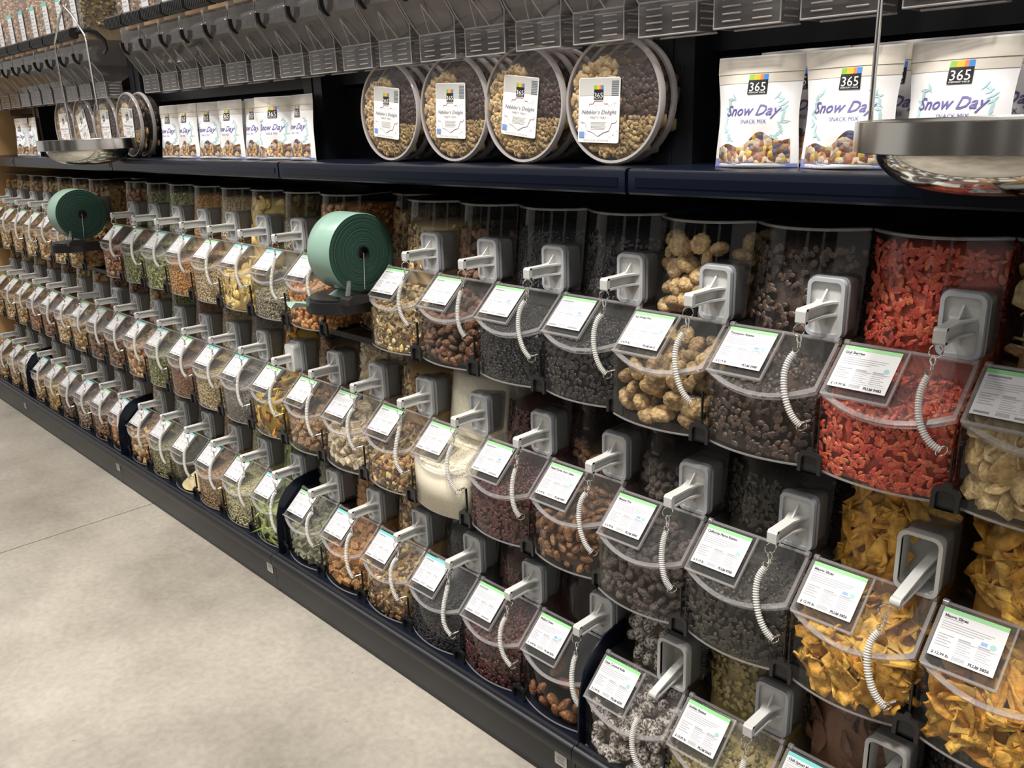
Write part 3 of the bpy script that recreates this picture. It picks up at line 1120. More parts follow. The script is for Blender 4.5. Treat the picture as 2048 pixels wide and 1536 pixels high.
def clamp_front(V):
    """how far each local point pokes through the front walls (y) and the lid (z)"""
    s_ = np.clip(V[:, 0] / BW * 2 - 1, -1, 1)
    v = -V[:, 1]
    h = np.clip(V[:, 2] - HZ, 0, 1)
    lim = np.where(V[:, 2] < HZ, FC + FS * (1 - s_ * s_), -0.055 + 0.047 * (1 - s_ * s_) - 0.15 * h) - 0.003
    over_y = np.maximum(0, v - lim)
    lidz = HZ - SL * v - 0.006
    over_z = np.where((v > 0.004) & (V[:, 2] < HZ + 0.02), np.maximum(0, V[:, 2] - lidz), 0.0)
    return over_y, over_z
def press(V):
    V = V.copy()
    V[:, 0] = np.clip(V[:, 0], 0.002, BW - 0.002)
    V[:, 2] = np.maximum(V[:, 2], 0.002)
    oy, oz = clamp_front(V)
    V[:, 1] += np.where(oy < 0.03, oy, 0)
    oy, oz = clamp_front(V)
    V[:, 2] -= oz
    return V

# product table: shapes as (shape, size m, weight, colours)
BR = dict(
    granola=dict(w='tan clustered granola', p=[('chunk', 0.016, 1, [(0.50, 0.32, 0.14), (0.60, 0.42, 0.20), (0.42, 0.24, 0.10)])]),
    oatclus=dict(w='pale oat granola', p=[('chunk', 0.014, 1, [(0.62, 0.46, 0.24), (0.70, 0.55, 0.32), (0.50, 0.33, 0.15)])]),
    redgran=dict(w='reddish berry granola', p=[('chunk', 0.015, 1, [(0.30, 0.12, 0.06), (0.40, 0.17, 0.09), (0.24, 0.08, 0.05), (0.50, 0.34, 0.18)])]),
    choc=dict(w='dark chocolate granola', p=[('chunk', 0.015, 1, [(0.15, 0.07, 0.035), (0.20, 0.10, 0.05), (0.32, 0.18, 0.09)])]),
    brown=dict(w='brown cinnamon granola', p=[('chunk', 0.014, 1, [(0.26, 0.13, 0.06), (0.32, 0.17, 0.08), (0.22, 0.10, 0.05)])]),
    pumpkin=dict(w='green pumpkin seeds', p=[('seed', 0.012, 1, [(0.22, 0.24, 0.09), (0.30, 0.32, 0.14), (0.36, 0.36, 0.18), (0.16, 0.17, 0.07)])]),
    pepita=dict(w='pale green pepitas', p=[('seed', 0.013, 1, [(0.30, 0.33, 0.13), (0.40, 0.41, 0.20), (0.24, 0.26, 0.10), (0.46, 0.44, 0.26)])]),
    bulgur=dict(w='orange-brown bulgur', p=[('grain', 0.006, 1, [(0.52, 0.27, 0.09), (0.46, 0.22, 0.07), (0.58, 0.33, 0.13)])]),
    millet=dict(w='beige millet', p=[('grain', 0.006, 1, [(0.48, 0.37, 0.22), (0.40, 0.30, 0.17), (0.56, 0.46, 0.30)])]),
    banana=dict(w='yellow banana chips', p=[('chip', 0.030, 1, [(0.74, 0.55, 0.20), (0.80, 0.64, 0.30), (0.66, 0.46, 0.14)])]),
    sunfl=dict(w='grey sunflower seeds', p=[('seed', 0.010, 1, [(0.26, 0.23, 0.16), (0.34, 0.30, 0.21), (0.18, 0.16, 0.11)])]),
    almond=dict(w='orange-brown roasted almonds', p=[('nut', 0.019, 1, [(0.50, 0.22, 0.07), (0.58, 0.28, 0.10), (0.44, 0.18, 0.06), (0.62, 0.38, 0.16)])]),
    trail=dict(w='pale nut and seed trail mix', p=[('nut', 0.018, 3, [(0.52, 0.36, 0.18), (0.60, 0.46, 0.26), (0.44, 0.26, 0.12)]), ('seed', 0.014, 3, [(0.34, 0.32, 0.16), (0.66, 0.56, 0.36)]), ('raisin', 0.015, 3, [(0.10, 0.05, 0.03), (0.16, 0.08, 0.05)]), ('cashew', 0.026, 1, [(0.72, 0.54, 0.30)]), ('chip', 0.020, 0.5, [(0.62, 0.30, 0.08), (0.66, 0.48, 0.20)])]),
    trail2=dict(w='dark trail mix with cashews', p=[('raisin', 0.014, 4, [(0.08, 0.045, 0.03), (0.13, 0.07, 0.04), (0.18, 0.07, 0.04)]), ('nut', 0.017, 3, [(0.44, 0.24, 0.10), (0.52, 0.36, 0.16), (0.34, 0.17, 0.07)]), ('cashew', 0.026, 2, [(0.70, 0.54, 0.26), (0.62, 0.46, 0.20)]), ('seed', 0.012, 1, [(0.30, 0.30, 0.14)])]),
    nuts=dict(w='roasted mixed nuts', p=[('nut', 0.020, 3, [(0.40, 0.20, 0.09), (0.30, 0.14, 0.06)]), ('cashew', 0.028, 2, [(0.70, 0.50, 0.25), (0.62, 0.42, 0.20)]), ('round', 0.016, 1, [(0.62, 0.44, 0.22)])]),
    cashmix=dict(w='mixed nuts with large cashews', p=[('cashew', 0.030, 3, [(0.70, 0.48, 0.22), (0.60, 0.38, 0.16)]), ('nut', 0.022, 2, [(0.36, 0.17, 0.08), (0.28, 0.12, 0.06)]), ('round', 0.018, 1, [(0.64, 0.46, 0.24)])]),
    currant=dict(w='black currants', p=[('raisin', 0.008, 1, [(0.026, 0.026, 0.030), (0.040, 0.040, 0.046), (0.018, 0.018, 0.020)])]),
    blackr=dict(w='black raisins', p=[('raisin', 0.011, 1, [(0.030, 0.027, 0.030), (0.046, 0.042, 0.046), (0.018, 0.018, 0.020)])]),
    flame=dict(w='dark brown flame raisins', p=[('raisin', 0.015, 1, [(0.060, 0.038, 0.030), (0.090, 0.055, 0.040), (0.040, 0.028, 0.024)])]),
    thomp=dict(w='small dark raisins', p=[('raisin', 0.012, 1, [(0.036, 0.032, 0.026), (0.055, 0.046, 0.036), (0.028, 0.025, 0.022)])]),
    goji=dict(w='red goji berries', p=[('berry', 0.019, 1, [(0.46, 0.055, 0.030), (0.56, 0.085, 0.045), (0.38, 0.040, 0.025), (0.60, 0.14, 0.06)])]),
    flax=dict(w='reddish-brown flax seeds', p=[('grain', 0.005, 1, [(0.22, 0.115, 0.07), (0.28, 0.15, 0.09)])]),
    chia=dict(w='grey chia seeds', p=[('grain', 0.004, 1, [(0.19, 0.17, 0.15), (0.27, 0.25, 0.22), (0.12, 0.11, 0.10)])]),
    hemp=dict(w='tan hulled seeds', p=[('grain', 0.006, 1, [(0.42, 0.33, 0.18), (0.34, 0.26, 0.14), (0.50, 0.42, 0.26)])]),
    veg=dict(w='yellow and orange vegetable chips', p=[('flake', 0.040, 3, [(0.80, 0.52, 0.03), (0.72, 0.26, 0.03), (0.78, 0.62, 0.10)]), ('flake', 0.030, 2, [(0.06, 0.045, 0.03), (0.10, 0.09, 0.03)])]),
    coco=dict(w='white shredded coconut', p=[('grain', 0.0035, 1, [(0.86, 0.80, 0.64), (0.90, 0.85, 0.72), (0.80, 0.73, 0.56)])]),
    cran=dict(w='dark red dried cranberries', p=[('raisin', 0.013, 1, [(0.075, 0.020, 0.020), (0.115, 0.028, 0.026), (0.050, 0.017, 0.018)])]),
    lentil=dict(w='small green seeds', p=[('grain', 0.007, 1, [(0.26, 0.25, 0.12), (0.33, 0.31, 0.16), (0.20, 0.18, 0.08)])]),
    spice=dict(w='brown amaranth grains', p=[('grain', 0.006, 1, [(0.36, 0.23, 0.12), (0.42, 0.29, 0.16), (0.30, 0.18, 0.09)])]),
    palegr=dict(w='pale green split grains', p=[('grain', 0.007, 1, [(0.46, 0.43, 0.24), (0.54, 0.51, 0.32), (0.38, 0.35, 0.18)])]),
    pods=dict(w='green pea pods', p=[('pod', 0.060, 1, [(0.22, 0.28, 0.06), (0.30, 0.36, 0.10), (0.36, 0.42, 0.16)])]),
    powder=dict(w='a low heap of yellow powder', p=[]),
    golden=dict(w='golden raisins', p=[('raisin', 0.014, 1, [(0.30, 0.24, 0.08), (0.38, 0.30, 0.11), (0.24, 0.18, 0.06)])]),
    cmango=dict(w='chili spiced mango', p=[('flake', 0.050, 1, [(0.20, 0.085, 0.045), (0.28, 0.13, 0.06), (0.14, 0.06, 0.04)])]),
    beans=dict(w='brown chocolate beans', p=[('nut', 0.014, 1, [(0.17, 0.085, 0.05), (0.23, 0.12, 0.07), (0.13, 0.06, 0.04)])]),
    grains=dict(w='mixed brown and white grains', p=[('nut', 0.010, 1, [(0.46, 0.34, 0.22), (0.26, 0.15, 0.09), (0.58, 0.48, 0.34), (0.20, 0.11, 0.07)])]),
    corn=dict(w='yellow corn chips', p=[('flake', 0.028, 1, [(0.68, 0.46, 0.15), (0.60, 0.38, 0.11)])]),
    peanut=dict(w='tan roasted peanuts', p=[('nut', 0.014, 1, [(0.58, 0.38, 0.16), (0.64, 0.46, 0.22), (0.50, 0.30, 0.12)])]),
    apple=dict(w='crumpled dried fruit slices', p=[]),
    figs=dict(w='tan dried figs', p=[]), mission=dict(w='dark mission figs', p=[]), mango=dict(w='orange mango slices', p=[]),
    medjool=dict(w='a few medjool dates', p=[]), dates=dict(w='brown pitted dates', p=[]), bdates=dict(w='dark brown dried fruit', p=[]),
    daterolls=dict(w='coconut-dusted date rolls', p=[]), bcubes=dict(w='brown sugared cubes', p=[]), wcubes=dict(w='pale sugared fruit cubes', p=[]),
    ocubes=dict(w='orange-brown fruit cubes', p=[]), gcubes=dict(w='grey-green sugared cubes', p=[]),
)
BIG = dict(  # countable pieces, one object each: shape meshes, size, colours, count cap, core colour
    figs=dict(name='dried_fig', cat='fig', label='wrinkled tan dried fig in the top-row fig bin', mk=[fig_t(1), fig_t(2), fig_t(5)], size=0.044, cols=[(0.30, 0.19, 0.085), (0.42, 0.28, 0.13), (0.52, 0.36, 0.17)], flat=0.3, core=None, lev=0.100, cap=100),
    mission=dict(name='mission_fig', cat='fig', label='dark wrinkled mission fig in the middle-row bin', mk=[fig_t(3), fig_t(4)], size=0.026, cols=[(0.050, 0.036, 0.034), (0.080, 0.058, 0.052), (0.115, 0.085, 0.075)], flat=0.2, core=(0.05, 0.04, 0.036), lev=0.104),
    mango=dict(name='mango_slice', cat='mango slice', label='leathery orange mango slice heaped in a middle-row bin', mk=[slice_t(k) for k in range(11, 18)], size=0.074, cols=[(0.58, 0.28, 0.035), (0.66, 0.36, 0.05), (0.72, 0.44, 0.08), (0.54, 0.24, 0.03)], flat=0.72, core=(0.50, 0.25, 0.04), lev=0.092, mind=0.22, cap=150),
    medjool=dict(name='medjool_date', cat='date', label='glossy reddish-brown medjool date lying in the nearly empty bin', mk=[date_t(1), date_t(2)], size=0.042, cols=[(0.20, 0.075, 0.030), (0.30, 0.13, 0.05), (0.15, 0.05, 0.025)], flat=0.2, core=None, lev=0.050, cap=16),
    dates=dict(name='pitted_date', cat='date', label='shiny brown pitted date in the middle-row date bin', mk=[date_t(3), date_t(4)], size=0.032, cols=[(0.13, 0.055, 0.025), (0.20, 0.09, 0.035), (0.28, 0.14, 0.055)], flat=0.2, core=(0.10, 0.045, 0.022), lev=0.095),
    bdates=dict(name='dried_fruit', cat='dried fruit', label='dark brown dried fruit in the top-row bin', mk=[fig_t(7), fig_t(8)], size=0.030, cols=[(0.085, 0.048, 0.032), (0.16, 0.075, 0.04), (0.24, 0.11, 0.055)], flat=0.2, core=(0.06, 0.036, 0.026), lev=0.100),
    daterolls=dict(name='date_roll', cat='date roll', label='dark date roll dusted with white coconut, bottom-row bin', mk=[ell(ICO2, 1.0, 0.62, 0.6, 0.10, 21), ell(ICO2, 1.0, 0.7, 0.62, 0.12, 22)], size=0.040, grain=6.0, cols=[(0.075, 0.045, 0.035), (0.12, 0.075, 0.055)], flat=0.2, core=(0.08, 0.05, 0.04), lev=0.110, dust=(0.62, 0.58, 0.55)),
    bcubes=dict(name='brown_cube', cat='candied cube', label='sugared brown cube in the middle-row bin', mk=[cube_t()], size=0.021, cols=[(0.28, 0.17, 0.095), (0.36, 0.23, 0.13), (0.22, 0.125, 0.07)], flat=0.0, core=(0.25, 0.155, 0.09), lev=0.070, mind=0.95, grain=4.0),
    wcubes=dict(name='pale_cube', cat='candied cube', label='pale sugared fruit cube in the middle-row bin', mk=[cube_t()], size=0.023, cols=[(0.58, 0.48, 0.33), (0.66, 0.56, 0.40), (0.48, 0.38, 0.25)], flat=0.0, core=(0.50, 0.40, 0.27), lev=0.098, mind=0.95, grain=4.0),
    ocubes=dict(name='orange_cube', cat='candied cube', label='orange-brown fruit cube in the bottom-row bin', mk=[cube_t()], size=0.023, cols=[(0.46, 0.22, 0.07), (0.54, 0.29, 0.10), (0.36, 0.16, 0.05)], flat=0.0, core=(0.38, 0.18, 0.06), lev=0.098, mind=0.95, grain=4.0),
    gcubes=dict(name='green_cube', cat='candied cube', label='grey-green sugared cube beside the curved divider, bottom row', mk=[cube_t()], size=0.026, cols=[(0.24, 0.25, 0.16), (0.32, 0.32, 0.22), (0.18, 0.19, 0.12)], flat=0.0, core=None, lev=0.080, mind=0.95, grain=4.0),
    apple=dict(name='fruit_slice', cat='dried fruit', label='crumpled golden dried fruit slice in the rightmost top-row bin', mk=[slice_t(k, 1.0, 0.75) for k in (31, 32, 33, 34)], size=0.058, cols=[(0.52, 0.36, 0.15), (0.62, 0.46, 0.23), (0.44, 0.29, 0.11)], flat=0.35, core=(0.40, 0.27, 0.11), lev=0.095, mind=0.32, cap=110),
)

def cube_round(T):
    return T

BIGM = {}
def big_meshes(key):
    if key not in BIGM:
        g = BIG[key]
        mat = food(g['name'] + '_skin', g['cols'], rough=0.42 if 'date' in g['name'] else 0.6, mode='obj', grain=g.get('grain', 5.0), amount=0.45, bump=0.9, dust=g.get('dust'), bdist=0.006)
        ms = []
        for V, T in g['mk']:
            me = fast_mesh(g['name'], V, T, mat, None, smooth=(len(T) > 12))
            if len(T) == 12:  # worn cube edges
                import bmesh
                bm = bmesh.new()
                bm.from_mesh(me)
                bmesh.ops.recalc_face_normals(bm, faces=bm.faces)
                bmesh.ops.dissolve_limit(bm, angle_limit=0.1, verts=bm.verts, edges=bm.edges)
                bmesh.ops.bevel(bm, geom=list(bm.edges) + list(bm.verts), offset=0.10, segments=1, affect='EDGES')
                bm.to_mesh(me)
                bm.free()
            ms.append(me)
        BIGM[key] = ms
    return BIGM[key]

def dart(cands, mind, keep=None):
    out = []
    grid = {}
    for i, p in enumerate(cands):
        c = tuple(np.floor(p / mind).astype(int))
        ok = True
        for dx in (-1, 0, 1):
            for dy in (-1, 0, 1):
                for dz in (-1, 0, 1):
                    for j in grid.get((c[0] + dx, c[1] + dy, c[2] + dz), ()):
                        if np.sum((cands[j] - p) ** 2) < mind * mind:
                            ok = False
                            break
                    if not ok:
                        break
                if not ok:
                    break
            if not ok:
                break
        if ok:
            grid.setdefault(c, []).append(i)
            out.append(i)
    return out

def heap_object(loc, label, V, T, C, mat):
    o = link('bulk_food', fast_mesh('bulk_food', V, T, mat, C), None, loc)
    tag(o, label, 'bulk food', None, 'stuff')
    return o

FOODM = food('mixed_food', None, 0.55, 'attr', 420.0, 0.16, 0.3)
FOODG = food('glossy_dark_food', None, 0.38, 'attr', 380.0, 0.3, 0.4)
GLOSSY = {'currant', 'blackr', 'flame', 'thomp', 'cran', 'goji', 'golden'}

def fill(key, loc, where, lev=None, hc=None, near=1.0, core_only_chamber=False):
    """contents of one bin; near scales how many separate pieces are modelled"""
    pr = BR[key]
    lev = 0.108 if lev is None else lev
    hc = 0.135 if hc is None else hc
    if key in BIG:
        g = BIG[key]
        lev = g['lev'] if lev == 0.108 else lev
        ms = big_meshes(key)
        sz = g['size']
        if g['core']:
            V, T = core_mesh(max(0.02, lev - sz * 0.45), max(0.0, hc - sz * 0.4), min(sz * 1.0, 0.026), 0.004)
            C = np.tile(np.array(g['core']), (len(V), 1))
            heap_object(loc, f'deep heap of {pr["w"]}, {where}', V, T, C, FOODM)
        # candidate points: skin first, then one layer further in
        n = 5000
        P, Nn = surf_points(n, lev, hc, sz * (0.30 if key == 'mango' else 0.9))
        if key == 'mango':
            P = P[(P[:, 0] > 0.022) & (P[:, 0] < BW - 0.022)] if False else P
            P[:, 0] = np.clip(P[:, 0], 0.034, BW - 0.034)
        if not g['core']:
            P2 = P + np.array([0, 1.0, -0.35]) * sz * 0.75
            P2[:, 2] = np.maximum(P2[:, 2], sz * 0.3)
            P = np.concatenate([P, P2])
            Nn = np.concatenate([Nn, Nn])
        ids = dart(P, sz * g.get('mind', 0.62 if g['flat'] > 0.1 else 0.78))
        ids = ids[:g.get('cap', 240)]
        for k, i in enumerate(ids):
            me = ms[int(rng.integers(len(ms)))]
            o = link(g['name'], me, None)
            R = frames(Nn[i:i + 1])[0] @ rand_rot(1, g['flat'])[0] if g['flat'] > 0 else rand_rot(1)[0]
            s = sz * rng.uniform(0.82, 1.15)
            M = Matrix.Identity(4)
            for a in range(3):
                for b in range(3):
                    M[a][b] = R[a, b] * s
            q = (g['mk'][ms.index(me)][0] @ R.T) * s + P[i]
            sh = np.zeros(3)
            for _ in range(4):
                w_ = q + sh
                oy, oz = clamp_front(w_)
                sh[0] += max(0, 0.003 - w_[:, 0].min()) - max(0, w_[:, 0].max() - BW + 0.003)
                sh[2] += max(0, 0.003 - w_[:, 2].min())
                top_ = P[i][2] > HZ
                sh[1] += min(0.05, oy.max())
                if not top_:
                    sh[2] -= min(0.05, oz.max())
            if (q + sh)[:, 2].min() < -0.004:
                bpy.data.objects.remove(o)
                continue
            p = P[i] + sh + np.array(loc)
            for a in range(3):
                M[a][3] = p[a]
            o.matrix_world = M
            lb_ = g['label'] if key != 'mango' else f'leathery orange mango slice, {where}'
            tag(o, lb_, g['cat'], lb_)
        return
    Vs, Ts, Cs = [], [], []
    if key == 'powder':
        n = 24
        V = [(0.125, -0.02, 0.075)]
        rr = [0.25, 0.5, 0.75, 1.0]
        for q in rr:
            for k in range(n):
                a = 2 * math.pi * k / n
                V.append((0.105 + 0.086 * q * math.cos(a) + 0.02 * (1 - q), -0.015 + 0.085 * q * math.sin(a) * (1 if math.sin(a) > 0 else 0.80), 0.075 - 0.071 * q ** 1.25 + 0.0015 * math.sin(5 * a)))
        T = [(0, 1 + k, 1 + (k + 1) % n) for k in range(n)]
        for r in range(3):
            for k in range(n):
                a, b_ = 1 + r * n + k, 1 + r * n + (k + 1) % n
                T += [(a, a + n, b_ + n), (a, b_ + n, b_)]
        V = np.array(V)
        C = np.tile(np.array([(0.76, 0.62, 0.34)]), (len(V), 1))
        return heap_object(loc, f'low cone of pale yellow powder, {where}', V, np.array(T), C, FOODM)
    avg = np.mean([np.mean(p[3], 0) * p[2] for p in pr['p']], 0) / np.mean([p[2] for p in pr['p']])
    smin = min(p[1] * RATIO.get(p[0], 0.8) for p in pr['p'])
    V, T = core_mesh(lev - smin * 0.3, max(0, hc - smin * 0.3) if hc > 0.005 else 0, smin * (0.35 if key == 'coco' else 1.15), smin * 0.3)
    Vs.append(V); Ts.append(T); Cs.append(np.tile(avg, (len(V), 1)))
    off = len(V)
    wt = sum(p[2] for p in pr['p'])
    for sh, sz, w, cols in pr['p']:
        z = sz * (1.0 if near >= 0.9 else 1.15 if near > 0.5 else 1.35)
        if z < 0.009 and near < 0.9:
            z *= 1.25
        n = int(min(5200 * near, 0.075 / (z * z) * {'berry': 9.0, 'pod': 7.0, 'seed': 3.4, 'cashew': 3.0, 'flake': 3.2, 'chip': 3.0}.get(sh, 2.6)) * w / wt)
        if n < 3:
            continue
        P, Nn = surf_points(n, lev, hc, z, z * RATIO.get(sh, 0.9))
        fl = {'chip': 0.6, 'flake': 0.6, 'seed': 0.3, 'pod': 0.75, 'berry': 0.3}.get(sh, 0.0)
        R = np.einsum('nij,njk->nik', frames(Nn), rand_rot(len(P), fl)) if fl else rand_rot(len(P))
        base = SHAPES[sh]
        if near < 0.5 or z < 0.010:
            base = [(b[0][:12], ICO0[1]) if len(b[0]) == 42 else b for b in base]
        v, t, c = scatter(base, P, R, z * rng.uniform(0.8, 1.15, len(P)), pal(cols, len(P)))
        Vs.append(press(v)); Ts.append(t + off); Cs.append(c)
        off += len(v)
    heap_object(loc, f'heap of {pr["w"]}, {where}', np.concatenate(Vs), np.concatenate(Ts), np.concatenate(Cs), FOODG if key in GLOSSY else FOODM)

# which product stands where: one list per row, one entry per slot (None = bag roll holder instead of a bin)
SLOT = {
    0: [['granola', 'oatclus', 'granola'],
        ['oatclus', 'granola', 'oatclus', 'granola', None, 'redgran'],
        ['pumpkin', 'pepita', 'bulgur', 'millet', 'banana', 'sunfl'],
        ['almond', None, 'trail', 'bdates', 'currant', 'blackr'],
        ['figs', 'flame', 'goji', 'apple', 'flame', 'golden']],
    1: [['granola', 'oatclus', 'granola'],
        ['redgran', 'brown', 'oatclus', 'granola', 'choc', 'choc'],
        ['nuts', 'pumpkin', 'flax', 'hemp', 'chia', 'veg'],
        ['bcubes', 'wcubes', 'trail2', 'coco', 'cran', 'dates'],
        ['mission', 'thomp', 'mango', 'mango', 'flame', 'cran']],
    2: [['granola', 'granola', 'granola'],
        ['peanut', 'corn', 'beans', 'grains', 'brown', 'almond'],
        ['cashmix', 'lentil', 'powder', 'spice', 'palegr', 'pods'],
        ['gcubes', 'ocubes', 'trail2', 'currant', 'cran', 'medjool'],
        ['daterolls', 'golden', 'cmango', 'thomp', 'golden', 'flame']],
}
LEVELS = {(0, 2, 5): (0.060, 0.08), (0, 3, 2): (0.108, 0.105), (0, 3, 3): (None, 0.10), (0, 3, 4): (None, 0.12), (0, 3, 5): (None, 0.12), (0, 4, 0): (None, 0.125),
          (0, 4, 2): (None, 0.150), (1, 3, 2): (0.065, 0.10), (1, 3, 0): (None, 0.10), (1, 3, 5): (None, 0.03), (1, 3, 4): (None, 0.08), (1, 4, 0): (None, 0.06),
          (1, 4, 1): (None, 0.10), (2, 2, 2): (0.06, 0.0), (2, 3, 5): (0.055, 0.0), (2, 3, 4): (None, 0.05), (2, 3, 3): (None, 0.06), (2, 3, 0): (None, 0.06), (2, 4, 0): (None, 0.10)}
CARDS = {  # lettering only where the photograph can be read
    (0, 4, 0): ('g', 'Sun Dried Figs', '$ 8.79 lb.', 'PLU# 6613', 'o'), (0, 4, 1): ('g', 'Thompson Raisins', '$ 5.19 lb.', 'PLU# 5988', 'bo'),
    (0, 4, 2): ('g', 'Goji Berries', '$ 19.99 lb.', 'PLU# 9482', 'o'), (0, 4, 3): ('g', None, None, None, 'bo'),
    (1, 3, 4): ('g', None, None, None, 'b'), (1, 3, 5): ('g', 'Pitted Deglet Noor Dates', '$ 3.99 lb.', 'PLU# 5899', 'o'),
    (1, 4, 0): ('g', 'Mission Figs', '$ 6.99 lb.', 'PLU# 5890', 'bo'), (1, 4, 1): ('g', 'California Flame Raisins', '$ 5.19 lb.', 'PLU# 9785', 'o'),
    (1, 4, 2): ('g', 'Mango Slices', '$ 12.99 lb.', 'PLU# 5856', 'bo'), (1, 4, 3): ('g', 'Mango Slices', '$ 12.99 lb.', 'PLU# 5856', 'bo'),
    (2, 3, 5): ('g', 'Medjool Dates', '$ 10.49 lb.', 'PLU# 5676', 'bo'), (2, 4, 0): ('g', 'Date Coconut Rolls', '$ 5.99 lb.', 'PLU# 6559', 'o'),
    (2, 4, 1): ('g', 'Golden Raisins', '$ 10.99 lb.', 'PLU# 5663', 'o'), (2, 4, 2): ('t', 'Chili Spiced Mango', None, None, ''),
    (0, 3, 2): ('g', None, None, None, ''), (0, 3, 3): ('g', None, None, None, ''), (0, 3, 4): ('g', None, None, None, 'b'), (0, 3, 5): ('g', None, None, None, 'b'),
    (2, 3, 1): ('t', None, None, None, ''), (2, 3, 2): ('t', None, None, None, ''), (2, 3, 3): ('t', None, None, None, ''),
}
OPENS = {(1, 4, 2): 'open', (2, 4, 0): 'open', (2, 4, 2): 'open', (1, 2, 5): 'bulge', (0, 1, 1): 'bulge'}
TEALS = {(0, 2), (1, 2), (2, 2), (2, 1)}
CLIP = None
def clip_mesh():
    b = MB()
    o = [(-0.022, -0.004), (-0.022, 0.026), (-0.018, 0.034), (-0.008, 0.036), (-0.004, 0.044), (0.004, 0.044), (0.008, 0.036), (0.018, 0.034), (0.022, 0.026), (0.022, -0.004)]
    i_ = [(-0.015, -0.004), (-0.015, 0.022), (-0.012, 0.027), (-0.006, 0.028), (-0.003, 0.029), (0.003, 0.029), (0.006, 0.028), (0.012, 0.027), (0.015, 0.022), (0.015, -0.004)]
    b.frame(o, i_, -0.0865, -0.0805, 'y')
    b.box(-0.016, 0.016, -0.0812, -0.0796, -0.004, 0.028)
    b.box(-0.0013, 0.0013, -0.079, -0.074, 0.036, 0.100)
    b.v = [(x * 0.88, y, z * 0.88) for x, y, z in b.v]
    return b.mesh('bin_clip', BLACKP)
CLIPM = clip_mesh()

LINKS = {}
for r in range(3):
    rw = ROWS[r]
    cnt = 0
    for s in range(5):
        x0 = BAYS[s][0]
        dy = -0.027 if s == 4 else 0.0
        off = 0.0075 if s == 4 else 0.003
        for k, key in enumerate(SLOT[r][s]):
            xl = x0 + off + k * PITCH
            if key is None:
                bl = (xl, rw['y'] + 0.105, rw['z'])
                nm2 = 'near' if s == 3 else 'far'
                make_bin(bl, rw['hc'], f'recessed clear bin without a scoop behind the {nm2} teal bag roll', 'g', card=False, dock=False)
                fill('trail2', bl, f'recessed behind the {nm2} bag roll', 0.05, 0.12, near=0.5)
                continue
            cnt += 1
            if s == 4 and k > 3 + (r == 0) * 0 and xl > 0.06:
                continue
            loc = (xl, rw['y'] + dy, rw['z'])
            where = f'{rw["n"]} row, {ORD[cnt]} from wooden wall'
            c = CARDS.get((r, s, k))
            band = c[0] if c else ('t' if (r, s) in TEALS and (k * 7 + r) % 3 else 'g')
            near_text = c if s >= 3 or (r, s, k) == (1, 2, 5) else None
            make_bin(loc, rw['hc'], f'clear scoop bin of {BR[key]["w"]}, {where}', band,
                     *(near_text[1:4] if near_text else (None, None, None)), seals=(near_text[4] if near_text else ''))
            make_scoop(loc, f'grey scoop for {BR[key]["w"]}, {where}', r * 5 + s * 7 + k * 4, OPENS.get((r, s, k), 'normal'))
            lev, hc = LEVELS.get((r, s, k), (None, None))
            fill(key, loc, where, lev, (hc if hc is not None else (0.135 if r == 0 else 0.125)), near=(0.30, 0.35, 0.6, 0.9, 1.0)[s])
            cl = link('bin_clip', CLIPM, None, (xl + BW + 0.003, loc[1], loc[2]))
            tag(cl, f'black clip right of {BR[key]["w"]}, {where}', 'clip', 'black clips between the bins')

# ------------------------------------------------------------------ snack pouches on the upper shelf
def rainbow():
    m, t, N, L = nt('brand_colour_strip')
    b = N['Principled BSDF']
    tc = N.new('ShaderNodeTexCoord')
    sp = N.new('ShaderNodeSeparateXYZ')
    L.new(tc.outputs['Generated'], sp.inputs[0])
    r = ramp_nodes(N, [(0.22, 0.45, 0.04), (0.80, 0.42, 0.03), (0.72, 0.20, 0.06), (0.05, 0.22, 0.62)])
    r.color_ramp.interpolation = 'CONSTANT'
    for e, p in zip(r.color_ramp.elements, (0, 0.27, 0.60, 0.76)):
        e.position = p
    L.new(sp.outputs[0], r.inputs[0])
    L.new(r.outputs[0], b.inputs['Base Color'])
    b.inputs['Roughness'].default_value = 0.4
    return m
RAINBOW = rainbow()
POUCH = solid('white_pouch_film', (0.80, 0.79, 0.80), 0.28, bump=0.25, bscale=28, coat=0.2)
SILVER = solid('silver_pouch_head', (0.62, 0.57, 0.50), 0.30, bump=0.3, bscale=30, coat=0.2)
PSTRIPE = solid('blue_pouch_foot', (0.24, 0.28, 0.58), 0.35)
PURPLE = solid('purple_script', (0.12, 0.10, 0.30), 0.5)
LEAFP = solid('pale_teal_leaf_print', (0.38, 0.58, 0.60), 0.5)
BADGE = solid('badge_black', (0.012, 0.012, 0.012), 0.4)
PWHITE = solid('print_white', (0.85, 0.85, 0.85), 0.5)

